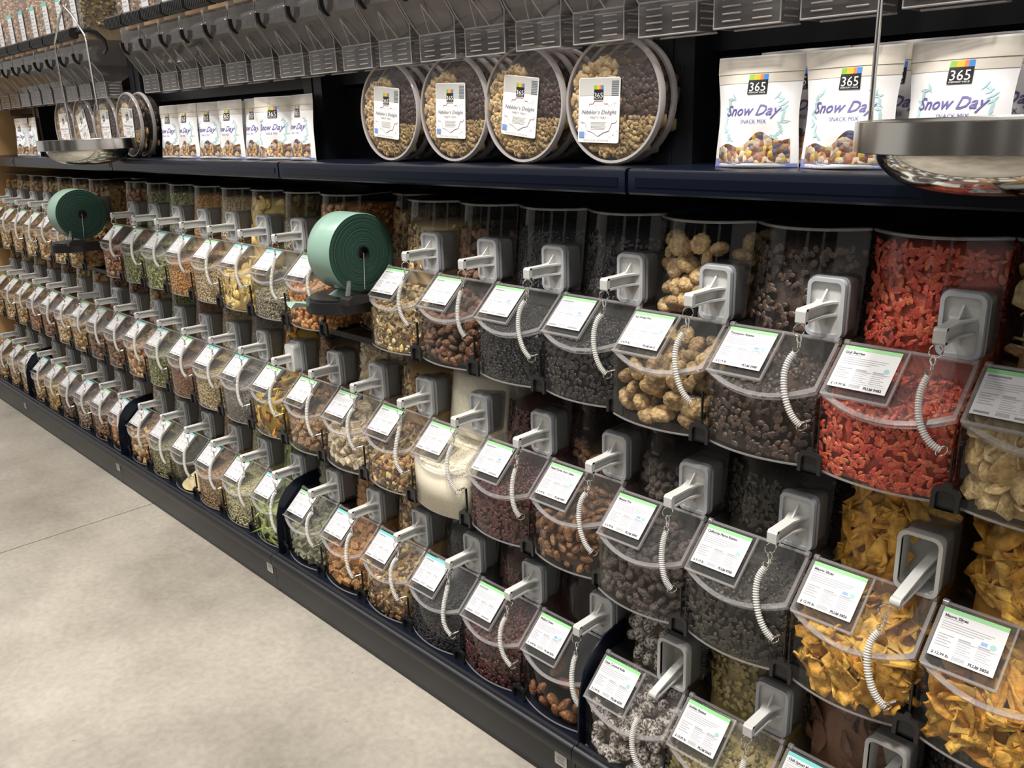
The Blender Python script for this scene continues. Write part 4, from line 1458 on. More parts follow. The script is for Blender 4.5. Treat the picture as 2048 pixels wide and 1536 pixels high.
def mixwin():
    m, t, N, L = nt('pouch_window_mix')
    b = N['Principled BSDF']
    tc = N.new('ShaderNodeTexCoord')
    vo = N.new('ShaderNodeTexVoronoi')
    vo.inputs['Scale'].default_value = 125
    L.new(tc.outputs['Object'], vo.inputs['Vector'])
    sp = N.new('ShaderNodeSeparateColor')
    L.new(vo.outputs['Color'], sp.inputs[0])
    r = ramp_nodes(N, [(0.14, 0.06, 0.035), (0.34, 0.19, 0.10), (0.09, 0.09, 0.14), (0.50, 0.41, 0.29), (0.46, 0.33, 0.06), (0.27, 0.11, 0.07), (0.20, 0.13, 0.09), (0.40, 0.33, 0.25), (0.16, 0.09, 0.06)])
    r.color_ramp.interpolation = 'CONSTANT'
    L.new(sp.outputs[0], r.inputs[0])
    L.new(r.outputs[0], b.inputs['Base Color'])
    bp = N.new('ShaderNodeBump')
    bp.inputs['Strength'].default_value = 0.6
    bp.inputs['Distance'].default_value = 0.003
    bp.invert = True
    L.new(vo.outputs['Distance'], bp.inputs['Height'])
    L.new(bp.outputs[0], b.inputs['Normal'])
    b.inputs['Roughness'].default_value = 0.22
    return m
MIXWIN = mixwin()

PW, PH = 0.152, 0.176
def pouch_w(z):
    q = z / PH
    return PW * (0.5 - 0.030 * math.sin(math.pi * min(1, q * 1.15)) + 0.006 * math.sin(9 * q))
def pouch_y(x, z, seed=0):
    """bulge of the front sheet"""
    q = z / PH
    e = max(0.0, 1 - (abs(x) / pouch_w(z)) ** 2.2)
    prof = 0.030 * max(0.0, 1 - q) ** 0.75 * (1 if q > 0.02 else 0.9) + 0.004
    return prof * e + 0.0016 * math.sin(40 * x + 60 * z + seed * 2) * e + 0.0012 * math.sin(95 * z - 30 * x + seed) * e

def sheet(x0, x1, z0, z1, off, nx, nz, seed, topf=None, rel=True):
    vs, fs = [], []
    for j in range(nz + 1):
        for i in range(nx + 1):
            a = x0 + (x1 - x0) * i / nx
            zt = z1 if topf is None else z1 + topf(a)
            z = z0 + (zt - z0) * j / nz
            x = a * pouch_w(z) if rel else a
            vs.append((x, -pouch_y(x, z, seed) - off, z))
    for j in range(nz):
        for i in range(nx):
            k = j * (nx + 1) + i
            fs.append((k, k + 1, k + nx + 2, k + nx + 1))
    return vs, fs

def on_pouch(me, seed, dx, dz, off):
    m = me.copy()
    for v in m.vertices:
        x, y = v.co.x + dx, v.co.y + dz
        v.co = Vector((x, -pouch_y(x, y, seed) - off, y))
    m.update()
    return m

def make_pouch(seed):
    t = thing('snack_pouch', 'white snack pouch', 'pouch')
    b = MB()
    nx, nz = 40, 48
    f = sheet(-1, 1, 0, PH, 0.0, nx, nz, seed)
    k = [(x, -y * 0.6, z) for x, y, z in f[0]]
    b.add(f[0], f[1])
    b.add(k, [q[::-1] for q in f[1]])
    b.add([(x, y, 0) for x, y, z in f[0][:nx + 1]] + [(x, -y * 0.6, 0) for x, y, z in f[0][:nx + 1]], [(i, i + 1, nx + 2 + i, nx + 1 + i) for i in range(nx)])
    link('pouch_body', b.mesh('pouch_body', POUCH, 50), t)
    link('pouch_head', MB().add(*sheet(-0.995, 0.995, PH * 0.76, PH * 0.985, 0.0006, 40, 12, seed)).mesh('pouch_head', SILVER, 50), t)
    link('zip_seal', MB().add(*sheet(-0.99, 0.99, PH * 0.845, PH * 0.862, 0.0016, 14, 1, seed)).mesh('zip_seal', SILVER, 50), t)
    link('contents_window', MB().add(*sheet(-0.86, 0.86, 0.008, 0.042, 0.0007, 40, 10, seed, lambda a: 0.010 * math.sin(3.2 * a + 0.4) + 0.006 * math.sin(8 * a))).mesh('contents_window', MIXWIN, 50), t)
    link('foot_stripe', MB().add(*sheet(-0.99, 0.99, 0.001, 0.010, 0.0008, 14, 1, seed, lambda a: 0.004 * math.sin(5 * a))).mesh('foot_stripe', PSTRIPE, 50), t)
    # badge with the store brand
    bx = 0.004
    bd = link('brand_badge', MB().add(*sheet(bx - 0.0165, bx + 0.0165, 0.116, 0.138, 0.0012, 4, 4, seed, None, False)).mesh('brand_badge', BADGE), t)
    link('colour_strip', MB().add(*sheet(bx - 0.0165, bx + 0.0165, 0.138, 0.1465, 0.0012, 8, 1, seed, None, False)).mesh('colour_strip', RAINBOW), bd)
    link('brand_lettering', on_pouch(text_mesh('365', 0.0195, PWHITE, align='CENTER'), seed, bx, 0.1205, 0.0017), bd)
    link('brand_lettering', on_pouch(text_mesh('EVERYDAY VALUE', 0.0034, PWHITE, align='CENTER'), seed, bx, 0.1172, 0.0017), bd)
    link('product_lettering', on_pouch(text_mesh('Snow Day', 0.0235, PURPLE, 0.35, 'CENTER', 0.0003), seed, -0.005, 0.083, 0.0009), t)
    link('product_lettering', on_pouch(text_mesh('SNACK MIX', 0.0088, PURPLE, 0.0, 'CENTER'), seed, 0.003, 0.0705, 0.0009), t)
    r = random.Random(seed + 5)
    lb = MB()
    for side in (-1, 1):
        for k in range(13):
            a = math.pi * (0.12 + 0.76 * k / 12)
            cx = side * (0.030 + 0.022 * math.sin(a)) + r.uniform(-0.003, 0.003)
            cz = 0.079 + 0.036 * math.cos(a)
            d = r.uniform(0, 6.28)
            L_, w_ = r.uniform(0.005, 0.010), 0.0022
            pts = [(cx - L_ * math.cos(d), cz - L_ * math.sin(d)), (cx + w_ * math.sin(d), cz - w_ * math.cos(d)), (cx + L_ * math.cos(d), cz + L_ * math.sin(d)), (cx - w_ * math.sin(d), cz + w_ * math.cos(d))]
            lb.add([(x, -pouch_y(x, z, seed) - 0.0007, z) for x, z in pts], [(0, 1, 2, 3)])
    link('leaf_print', lb.mesh('leaf_print', LEAFP), t)['kind'] = 'stuff'
    return t

def put_pouch(src, first, x, y, rz, tilt, label, sc=1.0):
    o = src if first else copy_tree(src)
    o.location = (x, y, SHELF_Z + 0.0005)
    o.rotation_euler = (tilt, 0, rz)
    o.scale = (sc, sc, sc)
    o['label'] = label
    o['group'] = 'white snack pouches on the upper shelf'
    return o
P1, P2 = make_pouch(1), make_pouch(2)
NB = [(-0.776, 1.335, 0.05, 0.02, 'nearest-bay white snack pouch next to the dark upright, front of its row'), (-0.618, 1.330, -0.04, 0.03, 'white snack pouch left of the near steel pan, front of its row'),
      (-0.462, 1.332, -0.10, 0.03, 'white snack pouch behind the near steel pan, front of its row'), (-0.305, 1.332, 0.06, 0.03, 'white snack pouch right of the near steel pan, front of its row')]
first = True
for i, (x, y, rz, tl, lb) in enumerate(NB):
    put_pouch(P1 if i % 2 == 0 else P2, i < 2, x, y, rz, -tl, lb)
for i, x in enumerate((-0.742, -0.585, -0.43, -0.275)):
    put_pouch(P2 if i % 2 == 0 else P1, False, x, 1.405, random.uniform(-0.1, 0.1), -0.05, ['second-row white pouch behind the one beside the upright', 'second-row white pouch behind the one left of the near pan', 'second-row white pouch directly behind the near steel pan', 'second-row white pouch right of the near steel pan'][i], 1.05)
FB = [(-3.075, 0.05), (-2.925, -0.02), (-2.775, 0.10), (-2.620, 0.02), (-2.475, -0.08), (-2.345, 0.30), (-2.215, -0.12)]
nm = ['leftmost', 'second', 'third', 'middle', 'fifth', 'tilted sixth', 'rightmost']
for i, (x, rz) in enumerate(FB):
    put_pouch(P1 if i % 2 else P2, False, x, 1.345 - 0.008 * (i % 2), rz, -0.04, f'{nm[i]} white snack pouch of the middle-bay row, counted from the far end')
    if i < 6:
        put_pouch(P2 if i % 2 else P1, False, x + 0.05, 1.415, -rz, -0.05, f'white pouch behind the {nm[i]} pouch of the middle-bay row')
for i, (x, rz) in enumerate(((-4.73, 0.1), (-4.56, -0.1))):
    put_pouch(P1 if i % 2 else P2, False, x, 1.335, rz, -0.03, ['farthest white snack pouch, by the wooden end wall', 'white snack pouch left of the far steel pan'][i], 0.98)

# ------------------------------------------------------------------ round party trays
TR, TT = 0.1165, 0.036
TRAYP = clear('clear_tray_plastic', (0.88, 0.86, 0.85), haze=0.03, hazecol=(0.80, 0.74, 0.70), rough=0.07, gain=1.3)
TRAYE = clear('clear_tray_rim', (0.72, 0.70, 0.69), haze=0.36, hazecol=(0.85, 0.80, 0.78), rough=0.10, gain=2.0)
LABELW = solid('tray_label_white', (0.84, 0.83, 0.82), 0.4)
LABELG = solid('tray_label_grey', (0.52, 0.51, 0.49), 0.45)
SLATE = solid('slate_script', (0.09, 0.12, 0.16), 0.5)
PINK = solid('dusty_pink_print', (0.62, 0.40, 0.44), 0.5)

def sector_points(n, cond, size):
    pts = []
    while len(pts) < n:
        q = rng.uniform(-1, 1, (n * 4, 2)) * (TR - 0.010)
        q = q[np.hypot(q[:, 0], q[:, 1]) < TR - 0.010 - size * 0.3]
        q = q[cond(q[:, 0], q[:, 1])]
        pts += list(q)
    q = np.array(pts[:n])
    y = rng.uniform(-0.0135, -0.004, n)
    return np.stack([q[:, 0], y, q[:, 1]], 1)

def tray_meshes():
    out = {}
    b = MB()
    b.lathe([(0.0, TT / 2), (TR - 0.012, TT / 2), (TR - 0.004, -TT / 2 + 0.010), (TR - 0.002, -TT / 2 + 0.004)], 56, 'y')
    out['tray_base'] = b.mesh('tray_base', TRAYP, 40)
    b = MB()
    b.lathe([(0.0, -TT / 2 - 0.0005), (TR - 0.010, -TT / 2 + 0.001), (TR - 0.004, -TT / 2 + 0.004)], 56, 'y')
    out['tray_lid'] = b.mesh('tray_lid', TRAYP, 40)
    b = MB()
    b.lathe([(TR - 0.008, -TT / 2 - 0.001), (TR - 0.003, -TT / 2 - 0.002), (TR, -TT / 2 + 0.002), (TR, -TT / 2 + 0.009), (TR - 0.006, -TT / 2 + 0.007), (TR - 0.008, -TT / 2 - 0.001)], 56, 'y')
    out['tray_rim'] = b.mesh('tray_rim', TRAYE, 40)
    b = MB()
    b.box(-0.001, 0.001, -0.014, TT / 2, -0.002, TR - 0.030)
    b.box(0.004, TR - 0.012, -0.014, TT / 2, -0.030, -0.028)
    b.box(-TR + 0.012, -0.004, -0.014, TT / 2, -0.018, -0.016)
    b.box(-0.001, 0.001, -0.014, TT / 2, -TR + 0.02, -0.02)
    out['partition'] = b.mesh('partition', TRAYP)
    FS_ = food('tray_nuts', None, 0.5, 'attr', 420.0, 0.14, 0.25)
    fil = {'cashews': ('cashew', 0.026, 210, lambda x, z: (x < 0.018 - 0.25 * (z - 0.02)) & (z > -0.016) & (z < 0.078 - 0.3 * abs(x + 0.02)), [(0.66, 0.48, 0.24), (0.72, 0.56, 0.32), (0.58, 0.38, 0.16)]),
           'chocolate_beans': ('nut', 0.017, 330, lambda x, z: (x > 0.016 - 0.25 * (z - 0.02)) & (z > -0.028) & (z < 0.058), [(0.035, 0.018, 0.015), (0.055, 0.028, 0.022)]),
           'peanuts': ('nut', 0.016, 330, lambda x, z: (x < 0.008) & (z < -0.018), [(0.62, 0.44, 0.20), (0.68, 0.52, 0.28), (0.52, 0.34, 0.14)]),
           'pistachios': ('nut', 0.014, 420, lambda x, z: (x > 0.0) & (z < -0.030), [(0.40, 0.29, 0.13), (0.32, 0.22, 0.09), (0.48, 0.37, 0.19), (0.24, 0.16, 0.07)])}
    for k, (sh, sz, n, cond, cols) in fil.items():
        P = sector_points(n, cond, sz)
        v, t, c = scatter(SHAPES[sh], P, rand_rot(n), sz * rng.uniform(0.85, 1.12, n), pal(cols, n))
        # packed layer behind the visible pieces
        P2_ = sector_points(24, cond, sz) + np.array([0, 0.012, 0])
        v[:, 1] = np.maximum(v[:, 1], -0.0165)
        v2, t2, c2 = scatter([ell(ICO0, 1.6, 0.6, 1.6)], P2_, np.tile(np.eye(3), (24, 1, 1)), np.full(24, 0.022), pal(cols, 24))
        out[k] = fast_mesh(k, np.concatenate([v, v2]), np.concatenate([t, t2 + len(v)]), FS_, np.concatenate([c, c2]))
    return out
TM = tray_meshes()
LYF = -TT / 2 - 0.0018
def flat(poly_or_box, y, name, mat):
    b = MB()
    x0, x1, z0, z1 = poly_or_box
    b.box(x0, x1, y - 0.0003, y, z0, z1)
    return b.mesh(name, mat)
LB = MB().prism(rrect(0, 0, 0.084, 0.116, 0.004), LYF - 0.0008, LYF, 'y').mesh('paper_label', LABELW)
def label_meshes():
    y = LYF - 0.0008
    o = [('label_head', flat((-0.0405, 0.0405, 0.026, 0.0565), y, 'label_head', LABELG), None)]
    o.append(('brand_badge', flat((-0.010, 0.009, 0.019, 0.037), y - 0.0004, 'brand_badge', BADGE), None))
    o.append(('colour_strip', flat((-0.010, 0.009, 0.037, 0.0445), y - 0.0004, 'colour_strip', RAINBOW), None))
    b = MB()
    for k in range(9):
        b.box(0.0255, 0.0395, y - 0.0006, y - 0.0003, 0.026 + k * 0.0030, 0.0275 + k * 0.0030)
    o.append(('barcode', b.mesh('barcode', SLATE), None))
    def T(name, s, size, mat, x, z, shear=0.0, bold=0.0):
        o.append((name, text_mesh(s, size, mat, shear, 'CENTER', bold), (x, y - 0.0010, z)))
    T('brand_lettering', '365', 0.0125, PWHITE, -0.0005, 0.0225)
    T('brand_lettering', 'EVERYDAY VALUE', 0.0019, PWHITE, -0.0005, 0.0200)
    T('product_lettering', "Nibbler's Delight", 0.0104, SLATE, 0.0, -0.006, 0.3)
    T('product_lettering', '~ PARTY TRAY ~', 0.0058, SLATE, 0.0, -0.0145)
    T('weight_lettering', 'NET WT 23.8 OZ (1 LB 7.8 OZ) 675g', 0.0033, SLATE, -0.004, -0.0545)
    T('edition_lettering', 'LIMITED EDITION', 0.0030, PINK, 0.0, 0.0095)
    b = MB()
    path = [(-0.020, 0.008), (-0.019, 0.012), (-0.012, 0.012), (-0.008, 0.017), (0.008, 0.017), (0.012, 0.012), (0.019, 0.012), (0.020, 0.008)]
    path2 = [(-0.037, -0.017), (-0.036, -0.021), (-0.028, -0.022), (-0.022, -0.036), (-0.012, -0.039), (0.0, -0.046), (0.012, -0.039), (0.022, -0.036), (0.028, -0.022), (0.036, -0.021), (0.037, -0.017)]
    for p in (path, path2):
        b.tube([(x, y - 0.0004, z) for x, z in p], 0.0006, 4)
    o.append(('ornament', b.mesh('ornament', PINK), None))
    b = MB()
    for k in range(6):
        b.box(-0.016, 0.016 - (k % 3) * 0.002, y - 0.0005, y - 0.0002, -0.0215 - k * 0.0024, -0.0209 - k * 0.0024)
    r = random.Random(4)
    for k in range(34):
        x, z = r.uniform(-0.039, 0.039), r.uniform(-0.05, 0.024)
        if abs(x) < 0.024 and z < 0.02:
            continue
        if -0.010 < z < 0.004:
            continue
        b.box(x - 0.0006, x + 0.0006, y - 0.0005, y - 0.0002, z - 0.0011, z + 0.0011)
    o.append(('fleck_print', b.mesh('fleck_print', LABELG), None))
    o.append(('blue_square', flat((-0.0395, -0.0285, -0.0495, -0.0385), y - 0.0004, 'blue_square', SEALB), None))
    return o
LM = label_meshes()

def make_tray():
    t = thing('party_tray', 'round tray', 'food tray')
    for k in ('tray_base', 'tray_lid', 'tray_rim', 'partition'):
        link(k, TM[k], t)
    for k in ('cashews', 'chocolate_beans', 'peanuts', 'pistachios'):
        o = link(k, TM[k], t)
        o['kind'] = 'stuff'
    lb = link('paper_label', LB, t)
    for nm_, me, loc in LM:
        if loc is None:
            link(nm_, me, lb)
        else:
            link(nm_, me, lb, loc, (math.pi / 2, 0, 0))
    return t
TRAY0 = make_tray()
TRAY1 = copy_tree(TRAY0)        # plainer copy for the trays stacked behind, where no lettering shows
for c in list(TRAY1.children):
    if c.name.startswith('paper_label'):
        for g in list(c.children):
            bpy.data.objects.remove(g)
def put_tray(src, used, x, y, lab_rot, lab_off, roll_, label):
    o = src if not used else copy_tree(src)
    o.location = (x, y, SHELF_Z + TR + 0.0008)
    o.rotation_euler = (-0.02, roll_, 0)
    o['label'] = label
    o['group'] = 'round party trays standing on the upper shelf'
    for c in o.children:
        if c.name.startswith('paper_label'):
            c.rotation_euler = (0, lab_rot - roll_, 0)
            c.location = (lab_off[0], 0, lab_off[1])
            c.scale = (1.2, 1, 1.02)
    return o
TC = [(-1.769, 0.10, (-0.006, -0.002), 'first'), (-1.530, 0.04, (-0.006, -0.004), 'second'), (-1.310, 0.12, (-0.006, -0.002), 'third'), (-1.074, 0.03, (-0.030, -0.016), 'fourth')]
nused = [False, False]
for i, (x, lr, lo, on) in enumerate(TC):
    put_tray(TRAY0, nused[0], x, 1.338, lr, lo, random.uniform(-0.1, 0.1), f'front party tray of nuts in the {on} stack of the near tray bay')
    nused[0] = True
    for k in range(5):
        put_tray(TRAY1, nused[1], x + random.uniform(-0.006, 0.006), 1.338 + (k + 1) * 0.039, lr, lo, random.uniform(-0.4, 0.4), f'party tray {ORD[k + 2]} from the front in the {on} near stack')
        nused[1] = True
for i, x in enumerate((-4.07, -3.845, -3.607, -3.375)):
    put_tray(TRAY0, True, x, 1.338, (-0.02, -0.3, 0.0, 0.06)[i], (0.0, 0.0), random.uniform(-0.2, 0.2), f'front party tray of the {ORD[i + 1]} stack behind the far steel pan')
    put_tray(TRAY1, True, x + 0.01, 1.378, 0.0, (0, 0), 0.3, f'rear party tray of the {ORD[i + 1]} stack behind the far steel pan')

# ------------------------------------------------------------------ gravity dispensers above
def dispenser_meshes():
    out = {}
    xa, xb = -0.133, -0.014
    y0, y1, z0, z1 = 1.298, 1.360, 1.498, 1.553
    X0, X1, Y0, Y1, Z = -0.1475, -0.001, 1.252, 1.600, 1.628
    b = MB()
    ring_n = lambda x0, x1, ya, yb, z: [(x0, ya, z), (x1, ya, z), (x1, yb, z), (x0, yb, z)]
    def loft(a, c):
        o = a + c
        b.add(o, [(i, (i + 1) % 4, 4 + (i + 1) % 4, 4 + i) for i in range(4)])
    loft(ring_n(xa, xb, y0, y1, z0), ring_n(xa, xb, y0, y1, z1))
    out['nozzle'] = b.mesh('nozzle', CHUTE)
    b = MB()
    for z in (z0, z1):
        b.tube(ring_n(xa, xb, y0, y1, z), 0.0016, 5, closed=True)
    for x in (xa, xb):
        b.tube([(x, y0, z0), (x, y0, z1)], 0.0013, 5)
    for k in range(4):
        z = z0 + 0.010 + k * 0.011
        for u0, u1 in ((0.14, 0.42), (0.60, 0.88)):
            b.tube([(xa + (xb - xa) * u0, y0 - 0.001, z), (xa + (xb - xa) * u1, y0 - 0.001, z)], 0.0014, 5)
        b.tube([(xb + 0.001, y0 + 0.012, z), (xb + 0.001, y1 - 0.012, z)], 0.0014, 5)
    out['nozzle_ribs'] = b.mesh('nozzle_ribs', EDGE2, 50)
    b = MB()
    loft(ring_n(xa, xb, y0, y1, z1), ring_n(xa - 0.004, xb + 0.004, y0 - 0.010, 1.40, 1.578))
    loft(ring_n(xa - 0.004, xb + 0.004, y0 - 0.010, 1.40, 1.578), ring_n(X0, X1, Y0 + 0.012, 1.47, 1.610))
    loft(ring_n(X0, X1, Y0 + 0.012, 1.47, 1.610), ring_n(X0, X1, Y0, Y1, Z))
    loft(ring_n(X0, X1, Y0, Y1, Z), ring_n(X0, X1, Y0, Y1, 2.16))
    b.add(ring_n(X0, X1, Y0, Y1, 2.16), [(0, 1, 2, 3)])
    out['hopper'] = b.mesh('hopper', CHUTE)
    b = MB()
    for x in (X0 + 0.001, X1 - 0.001):
        b.tube([(x, y0 - 0.010, 1.578), (x, Y0 + 0.012, 1.610), (x, Y0, Z), (x, Y0, 1.70)], 0.0014, 5)
        b.tube([((xa if x < -0.05 else xb), y0, z1), (x, y0 - 0.010, 1.578)], 0.0014, 5)
    b.tube([((xa + xb) / 2 - 0.02, y0 - 0.004, 1.553), ((xa + xb) / 2, Y0 + 0.005, 1.61)], 0.0012, 5)
    b.tube([((xa + xb) / 2 + 0.02, y0 - 0.004, 1.553), ((xa + xb) / 2, Y0 + 0.005, 1.61)], 0.0012, 5)
    out['hopper_edges'] = b.mesh('hopper_edges', EDGE2, 50)
    b = MB().lathe([(0.0, -0.120), (0.026, -0.120), (0.028, -0.116), (0.028, -0.030), (0.026, -0.026), (0.0, -0.026)], 20, 'x', (0, 1.292, 1.652))
    out['metering_drum'] = b.mesh('metering_drum', clear('smoky_drum', (0.60, 0.58, 0.57), haze=0.22, hazecol=(0.42, 0.39, 0.39), gain=1.5), 40)
    b = MB()
    b.prism([(1.205, 1.700), (1.200, 1.706), (1.200, 1.728), (1.206, 1.736), (1.228, 1.738), (1.232, 1.730), (1.230, 1.704), (1.224, 1.699)], -0.143, -0.006, 'x')
    for k in range(12):
        x = -0.139 + k * 0.0115
        b.box(x, x + 0.004, 1.1975, 1.201, 1.704, 1.730)
    b.tube([(-0.0085, 1.222, 1.722), (-0.0085, 1.262, 1.730), (-0.0085, 1.292, 1.722), (-0.0085, 1.316, 1.698), (-0.0085, 1.320, 1.668), (-0.0085, 1.308, 1.650)], [0.008, 0.010, 0.011, 0.011, 0.010, 0.009], 8)
    b.lathe([(0.0, -0.016), (0.016, -0.016), (0.017, -0.012), (0.017, -0.004), (0.0, -0.004)], 16, 'x', (0, 1.300, 1.650))
    out['lever'] = b.mesh('lever', BLACKP, 40)
    b = MB()
    n = 10
    pts_o = [(1.262 - 0.002 * 0 + -0.030 * math.cos(a), 1.652 + 0.034 * math.sin(a)) for a in [math.radians(-75 + 85 * k / n) for k in range(n + 1)]]
    pts_i = [(1.268 + -0.024 * math.cos(a), 1.652 + 0.031 * math.sin(a)) for a in [math.radians(-75 + 85 * k / n) for k in range(n + 1)]]
    b.prism(pts_o + pts_i[::-1], -0.124, -0.116, 'x')
    out['drum_guard'] = b.mesh('drum_guard', BLACKP, 40)
    out['product_label'] = MB().box(-0.092, -0.042, 1.2485, 1.2500, 1.748, 1.862).mesh('product_label', WHITE)
    out['label_band'] = MB().box(-0.092, -0.042, 1.2482, 1.2486, 1.849, 1.862).mesh('label_band', TEALB)
    b = MB()
    for k, w in enumerate((0.034, 0.028, 0.036, 0.020, 0.032, 0.026)):
        b.box(-0.086, -0.086 + w, 1.2482, 1.2486, 1.765 + k * 0.013, 1.768 + k * 0.013)
    out['label_print'] = b.mesh('label_print', INKG)
    out['label_holder'] = MB().box(-0.094, -0.040, 1.244, 1.2515, 1.740, 1.748).mesh('label_holder', EDGE)
    return out
DM = dispenser_meshes()
def make_dispenser():
    t = thing('gravity_dispenser', 'clear gravity dispenser', 'dispenser', group='clear gravity dispensers over the upper shelf')
    nz_ = link('nozzle', DM['nozzle'], t)
    link('nozzle_ribs', DM['nozzle_ribs'], nz_)
    hp = link('hopper', DM['hopper'], t)
    link('hopper_edges', DM['hopper_edges'], hp)
    dr = link('metering_drum', DM['metering_drum'], t)
    link('drum_guard', DM['drum_guard'], dr)
    link('lever', DM['lever'], t)
    pl = link('product_label', DM['product_label'], t)
    for k in ('label_band', 'label_print', 'label_holder'):
        link(k, DM[k], pl)
    return t
D0 = make_dispenser()
dused = False
def hopper_fill(x, cols, label):
    n = 620
    P = np.stack([rng.uniform(-0.142, -0.007, n), rng.uniform(1.260, 1.268, n), rng.uniform(1.742, 2.12, n)], 1)
    m = 620
    P2_ = np.stack([np.full(m, -0.0075), rng.uniform(1.262, 1.55, m), rng.uniform(1.742, 2.12, m)], 1)
    P = np.concatenate([P, P2_])
    v, t, c = scatter([(b[0][:12], ICO0[1]) for b in SHAPES['chunk']], P, rand_rot(len(P)), 0.020 * rng.uniform(0.8, 1.15, len(P)), pal(cols, len(P)))
    bv = np.array(MB().box(-0.138, -0.011, 1.266, 1.56, 1.70, 2.13).v)
    bt = np.array([(0, 3, 2), (0, 2, 1), (4, 5, 6), (4, 6, 7), (0, 1, 5), (0, 5, 4), (1, 2, 6), (1, 6, 5), (2, 3, 7), (2, 7, 6), (3, 0, 4), (3, 4, 7)])
    bc = np.tile(np.mean(cols, 0), (8, 1))
    o = link('bulk_food', fast_mesh('bulk_food', np.concatenate([v, bv]), np.concatenate([t, bt + len(v)]), FOODM, np.concatenate([c, bc]), False), None, (x, 0, 0))
    tag(o, label, 'bulk food', None, 'stuff')
TAN = [(0.60, 0.40, 0.20), (0.68, 0.50, 0.28), (0.50, 0.30, 0.13)]
GRN = [(0.26, 0.20, 0.08), (0.36, 0.28, 0.12), (0.16, 0.11, 0.05)]
BRN = [(0.42, 0.24, 0.11), (0.52, 0.33, 0.17), (0.30, 0.15, 0.07)]
for k in range(11):
    x = -3.469 - 0.1524 * (10 - k)
    o = D0 if not dused else copy_tree(D0)
    dused = True
    o.location = (x, 0, 0)
    o['label'] = f'clear gravity dispenser of granola in the far group, {ORD[k + 1]} from the wooden wall'
    hopper_fill(x, GRN if k == 10 else TAN if k % 3 else BRN, f'granola filling the far-group dispenser, {ORD[k + 1]} from the wooden wall')
for k in range(22):
    x = -2.996 + 0.1524 * k
    o = copy_tree(D0)
    o.location = (x, 0, 0)
    o['label'] = f'clear gravity dispenser with lever in the near group, {ORD[k + 1]} from its far end'
    if k < 6:
        hopper_fill(x, (BRN, TAN, GRN)[k % 3], f'dry food filling the near-group dispenser, {ORD[k + 1]} from its far end')

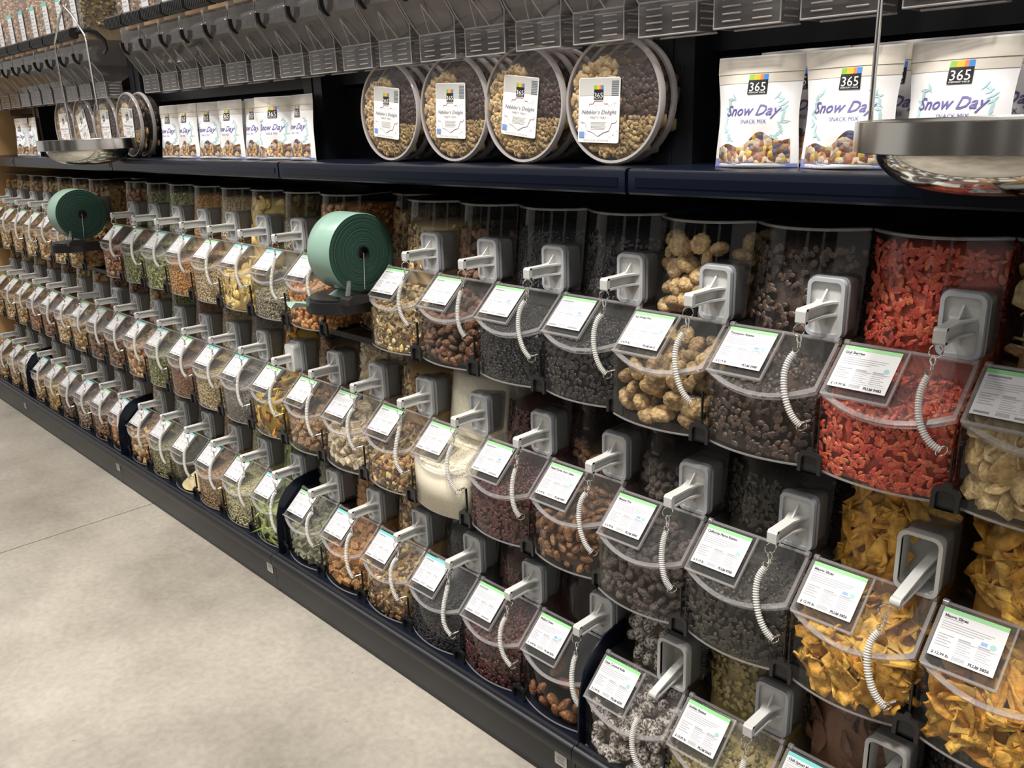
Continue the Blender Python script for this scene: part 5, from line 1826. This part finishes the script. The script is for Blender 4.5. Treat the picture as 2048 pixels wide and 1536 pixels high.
# ------------------------------------------------------------------ bag rolls on their holders
def bag_roll(face, label, hlabel, tail, length=0.100, R_=0.099):
    xc, yc, zc = face[0] - length / 2, face[1], face[2]
    t = thing('bag_roll', label, 'bag roll', (xc, yc, zc), group='rolls of teal plastic bags')
    h = length / 2
    b = MB().lathe([(R_ * 0.985, -h), (R_, -h + 0.002), (R_ * 1.004, -h * 0.4), (R_ * 0.998, h * 0.3), (R_, h - 0.004), (R_ * 0.985, h)], 64, 'x')
    link('film_wrap', b.mesh('film_wrap', FILM, 60), t)
    r = random.Random(3)
    for sg in (1, -1):
        prof = []
        n = 46
        for k in range(n + 1):
            q = 0.018 + (R_ * 0.985 - 0.018) * k / n
            prof.append((q, sg * (h + (0.004 * (1 - k / n)) + r.uniform(-0.0004, 0.0004) * (k < n))))
        link('wound_face', MB().lathe(prof, 64, 'x').mesh('wound_face', ROLLF), t)
    link('core_tube', MB().lathe([(0.0, -h), (0.0175, -h), (0.0185, -h - 0.006), (0.0185, h + 0.005), (0.0155, h + 0.006), (0.0140, h - 0.012), (0.0, h - 0.012)], 28, 'x').mesh('core_tube', BLACKP, 40), t)
    # loose end of the film
    vs, fs = [], []
    n = 12
    for i in range(n):
        q = i / (n - 1)
        y = -0.010 - tail[0] * q
        z = -R_ + 0.004 - tail[1] * q - 0.012 * math.sin(3.1 * q)
        wdt = h * (0.9 - 0.55 * q)
        off = -0.030 * q + tail[2] * q
        for j in range(5):
            s_ = j / 4 * 2 - 1
            vs.append((s_ * wdt + off, y + 0.004 * math.sin(2 * s_ + 6 * q), z + 0.008 * math.sin(3 * s_ + 5 * q) * q))
    for i in range(n - 1):
        for j in range(4):
            k = i * 5 + j
            fs.append((k, k + 1, k + 6, k + 5))
    link('loose_film', MB().add(vs, fs).mesh('loose_film', FILM, 60), t)
    # holder
    zb = 0.912
    hd = thing('bag_roll_holder', hlabel, 'bag holder', (xc, yc, zb), group='black bag roll holders')
    b = MB()
    poly = []
    for k in range(17):
        a = math.pi + math.pi * k / 16
        poly.append((-0.030 + 0.098 * math.cos(a), -0.010 + 0.105 * math.sin(a)))
    poly += [(0.068, 0.065), (-0.128, 0.065)]
    b.prism(poly, 0.0, 0.030, 'z')
    b.prism([(-0.030 + (p[0] + 0.030) * 0.9, p[1] * 0.9) for p in poly], 0.030, 0.036, 'z')
    link('base', b.mesh('base', BLACKP, 30), hd)
    link('support', MB().prism([(0.02, 0.03), (-0.02, 0.03), (-0.012, 0.20), (0.012, 0.20)], 0.062, 0.069, 'x').prism([(0.05, 0.03), (-0.03, 0.03), (-0.02, 0.06), (0.04, 0.06)], 0.055, 0.080, 'x').mesh('support', BLACKP), hd) if False else None
    dz = zc - zb
    for sx in (-h - 0.012,):
        link('support_arm', MB().prism([(-0.020, 0.030), (0.024, 0.030), (0.012, dz + 0.012), (-0.012, dz + 0.012)], sx - 0.004, sx + 0.004, 'x').mesh('support_arm', BLACKP), hd)
    link('axle', MB().tube([(-h - 0.014, 0, dz), (h - 0.010, 0, dz)], 0.008, 10).mesh('axle', BLACKP, 40), hd)
    link('cutter_block', MB().prism([(-0.080, 0.030), (-0.020, 0.030), (-0.020, 0.048), (-0.066, 0.052), (-0.080, 0.044)], 0.052, 0.092, 'x').mesh('cutter_block', BLACKP, 30), hd)
    link('separator_tab', MB().prism([(-0.072, 0.052), (-0.064, 0.052), (-0.058, 0.088), (-0.063, 0.088)], 0.066, 0.076, 'x').mesh('separator_tab', clear('clear_tab', (0.85, 0.86, 0.88), haze=0.1, gain=2.0)), hd)
    # beaded chain from the core down to the base
    n = 22
    b = MB()
    p0, p1 = Vector((h + 0.006, 0, dz)), Vector((h + 0.012, -0.010, dz - 0.090))
    path = [p0.lerp(p1, i / (4 * n)) + Vector((0, 0, 0)) for i in range(4 * n + 1)]
    b.tube(path, [0.0007 + 0.0009 * abs(math.sin(math.pi * i / 4)) for i in range(4 * n + 1)], 6)
    link('bead_chain', b.mesh('bead_chain', CHROME, 60), hd)
bag_roll((-1.812, 1.238, 1.060), 'large roll of teal plastic bags between the almond and trail mix bins', 'black holder under the near teal bag roll', (0.135, 0.030, -0.045))
bag_roll((-3.735, 1.215, 1.060), 'smaller-looking far roll of teal plastic bags below the far steel pan', 'black holder under the far teal bag roll', (0.040, 0.045, 0.0))

# ------------------------------------------------------------------ hanging scale pans
def scale_pan(cx, cy, zr, R_, label, hook, top):
    t = thing('scale_pan', label, 'scale pan', (cx, cy, zr), group='hanging steel scale pans')
    link('rim_band', MB().lathe([(R_, 0.0), (R_ + 0.003, -0.001), (R_ + 0.003, -0.035), (R_, -0.036), (R_ - 0.0015, -0.034), (R_ - 0.0015, -0.002), (R_, 0.0)], 72).mesh('rim_band', BRUSH, 40), t)
    rb = R_ - 0.022
    prof = [(R_ - 0.002, -0.0335), (rb, -0.0345)]
    for k in range(1, 13):
        a = math.pi / 2 * k / 12
        prof.append((rb * math.cos(a) ** 0.62 if k < 12 else 0.0, -0.0345 - 0.054 * math.sin(a) ** 1.15))
    link('bowl', MB().lathe(prof, 72).mesh('bowl', STEEL, 50), t)
    w = 0.0036
    if hook:
        za = hook - zr
        for sg in (-1, 1):
            x = sg * (R_ - 0.004)
            p = [(0.004 * sg, 0, za), (0.004 * sg + 0.35 * x, 0, za - 0.030), (x * 0.96, 0, za - 0.105), (x, 0, za - 0.130), (x, 0, -0.02)]
            link('bail_wire', MB().tube(p, w, 8).mesh('bail_wire', CHROME, 50), t)
        pts = []
        for k in range(9):
            a = math.radians(-150 + 300 * k / 8)
            pts.append((0.0, 0.012 * math.sin(a), za + 0.010 - 0.012 * math.cos(a)))
        link('hook', MB().tube(pts, 0.003, 8).tube([(0, 0, za + 0.02), (0, 0, top - zr)], 0.003, 8).mesh('hook', CHROME, 50), t)
    else:
        for sg in (-1, 1):
            x = sg * (R_ - 0.001)
            link('bail_wire', MB().tube([(x, 0, -0.02), (x, 0, 0.40), (x * 0.3, 0, 0.52), (0, 0, 0.53)], w, 8).mesh('bail_wire', CHROME, 50), t)
        link('hook', MB().tube([(0, 0, 0.53), (0, 0, top - zr)], 0.003, 8).mesh('hook', CHROME, 50), t)
    return t
scale_pan(-0.341, 1.15, 1.352, 0.165, 'large polished steel scale pan hanging at the right, before the near pouches', None, 2.6)
scale_pan(-3.342, 1.15, 1.352, 0.160, 'far polished steel scale pan hanging from a wire bail above the far bag roll', 1.79, 2.6)
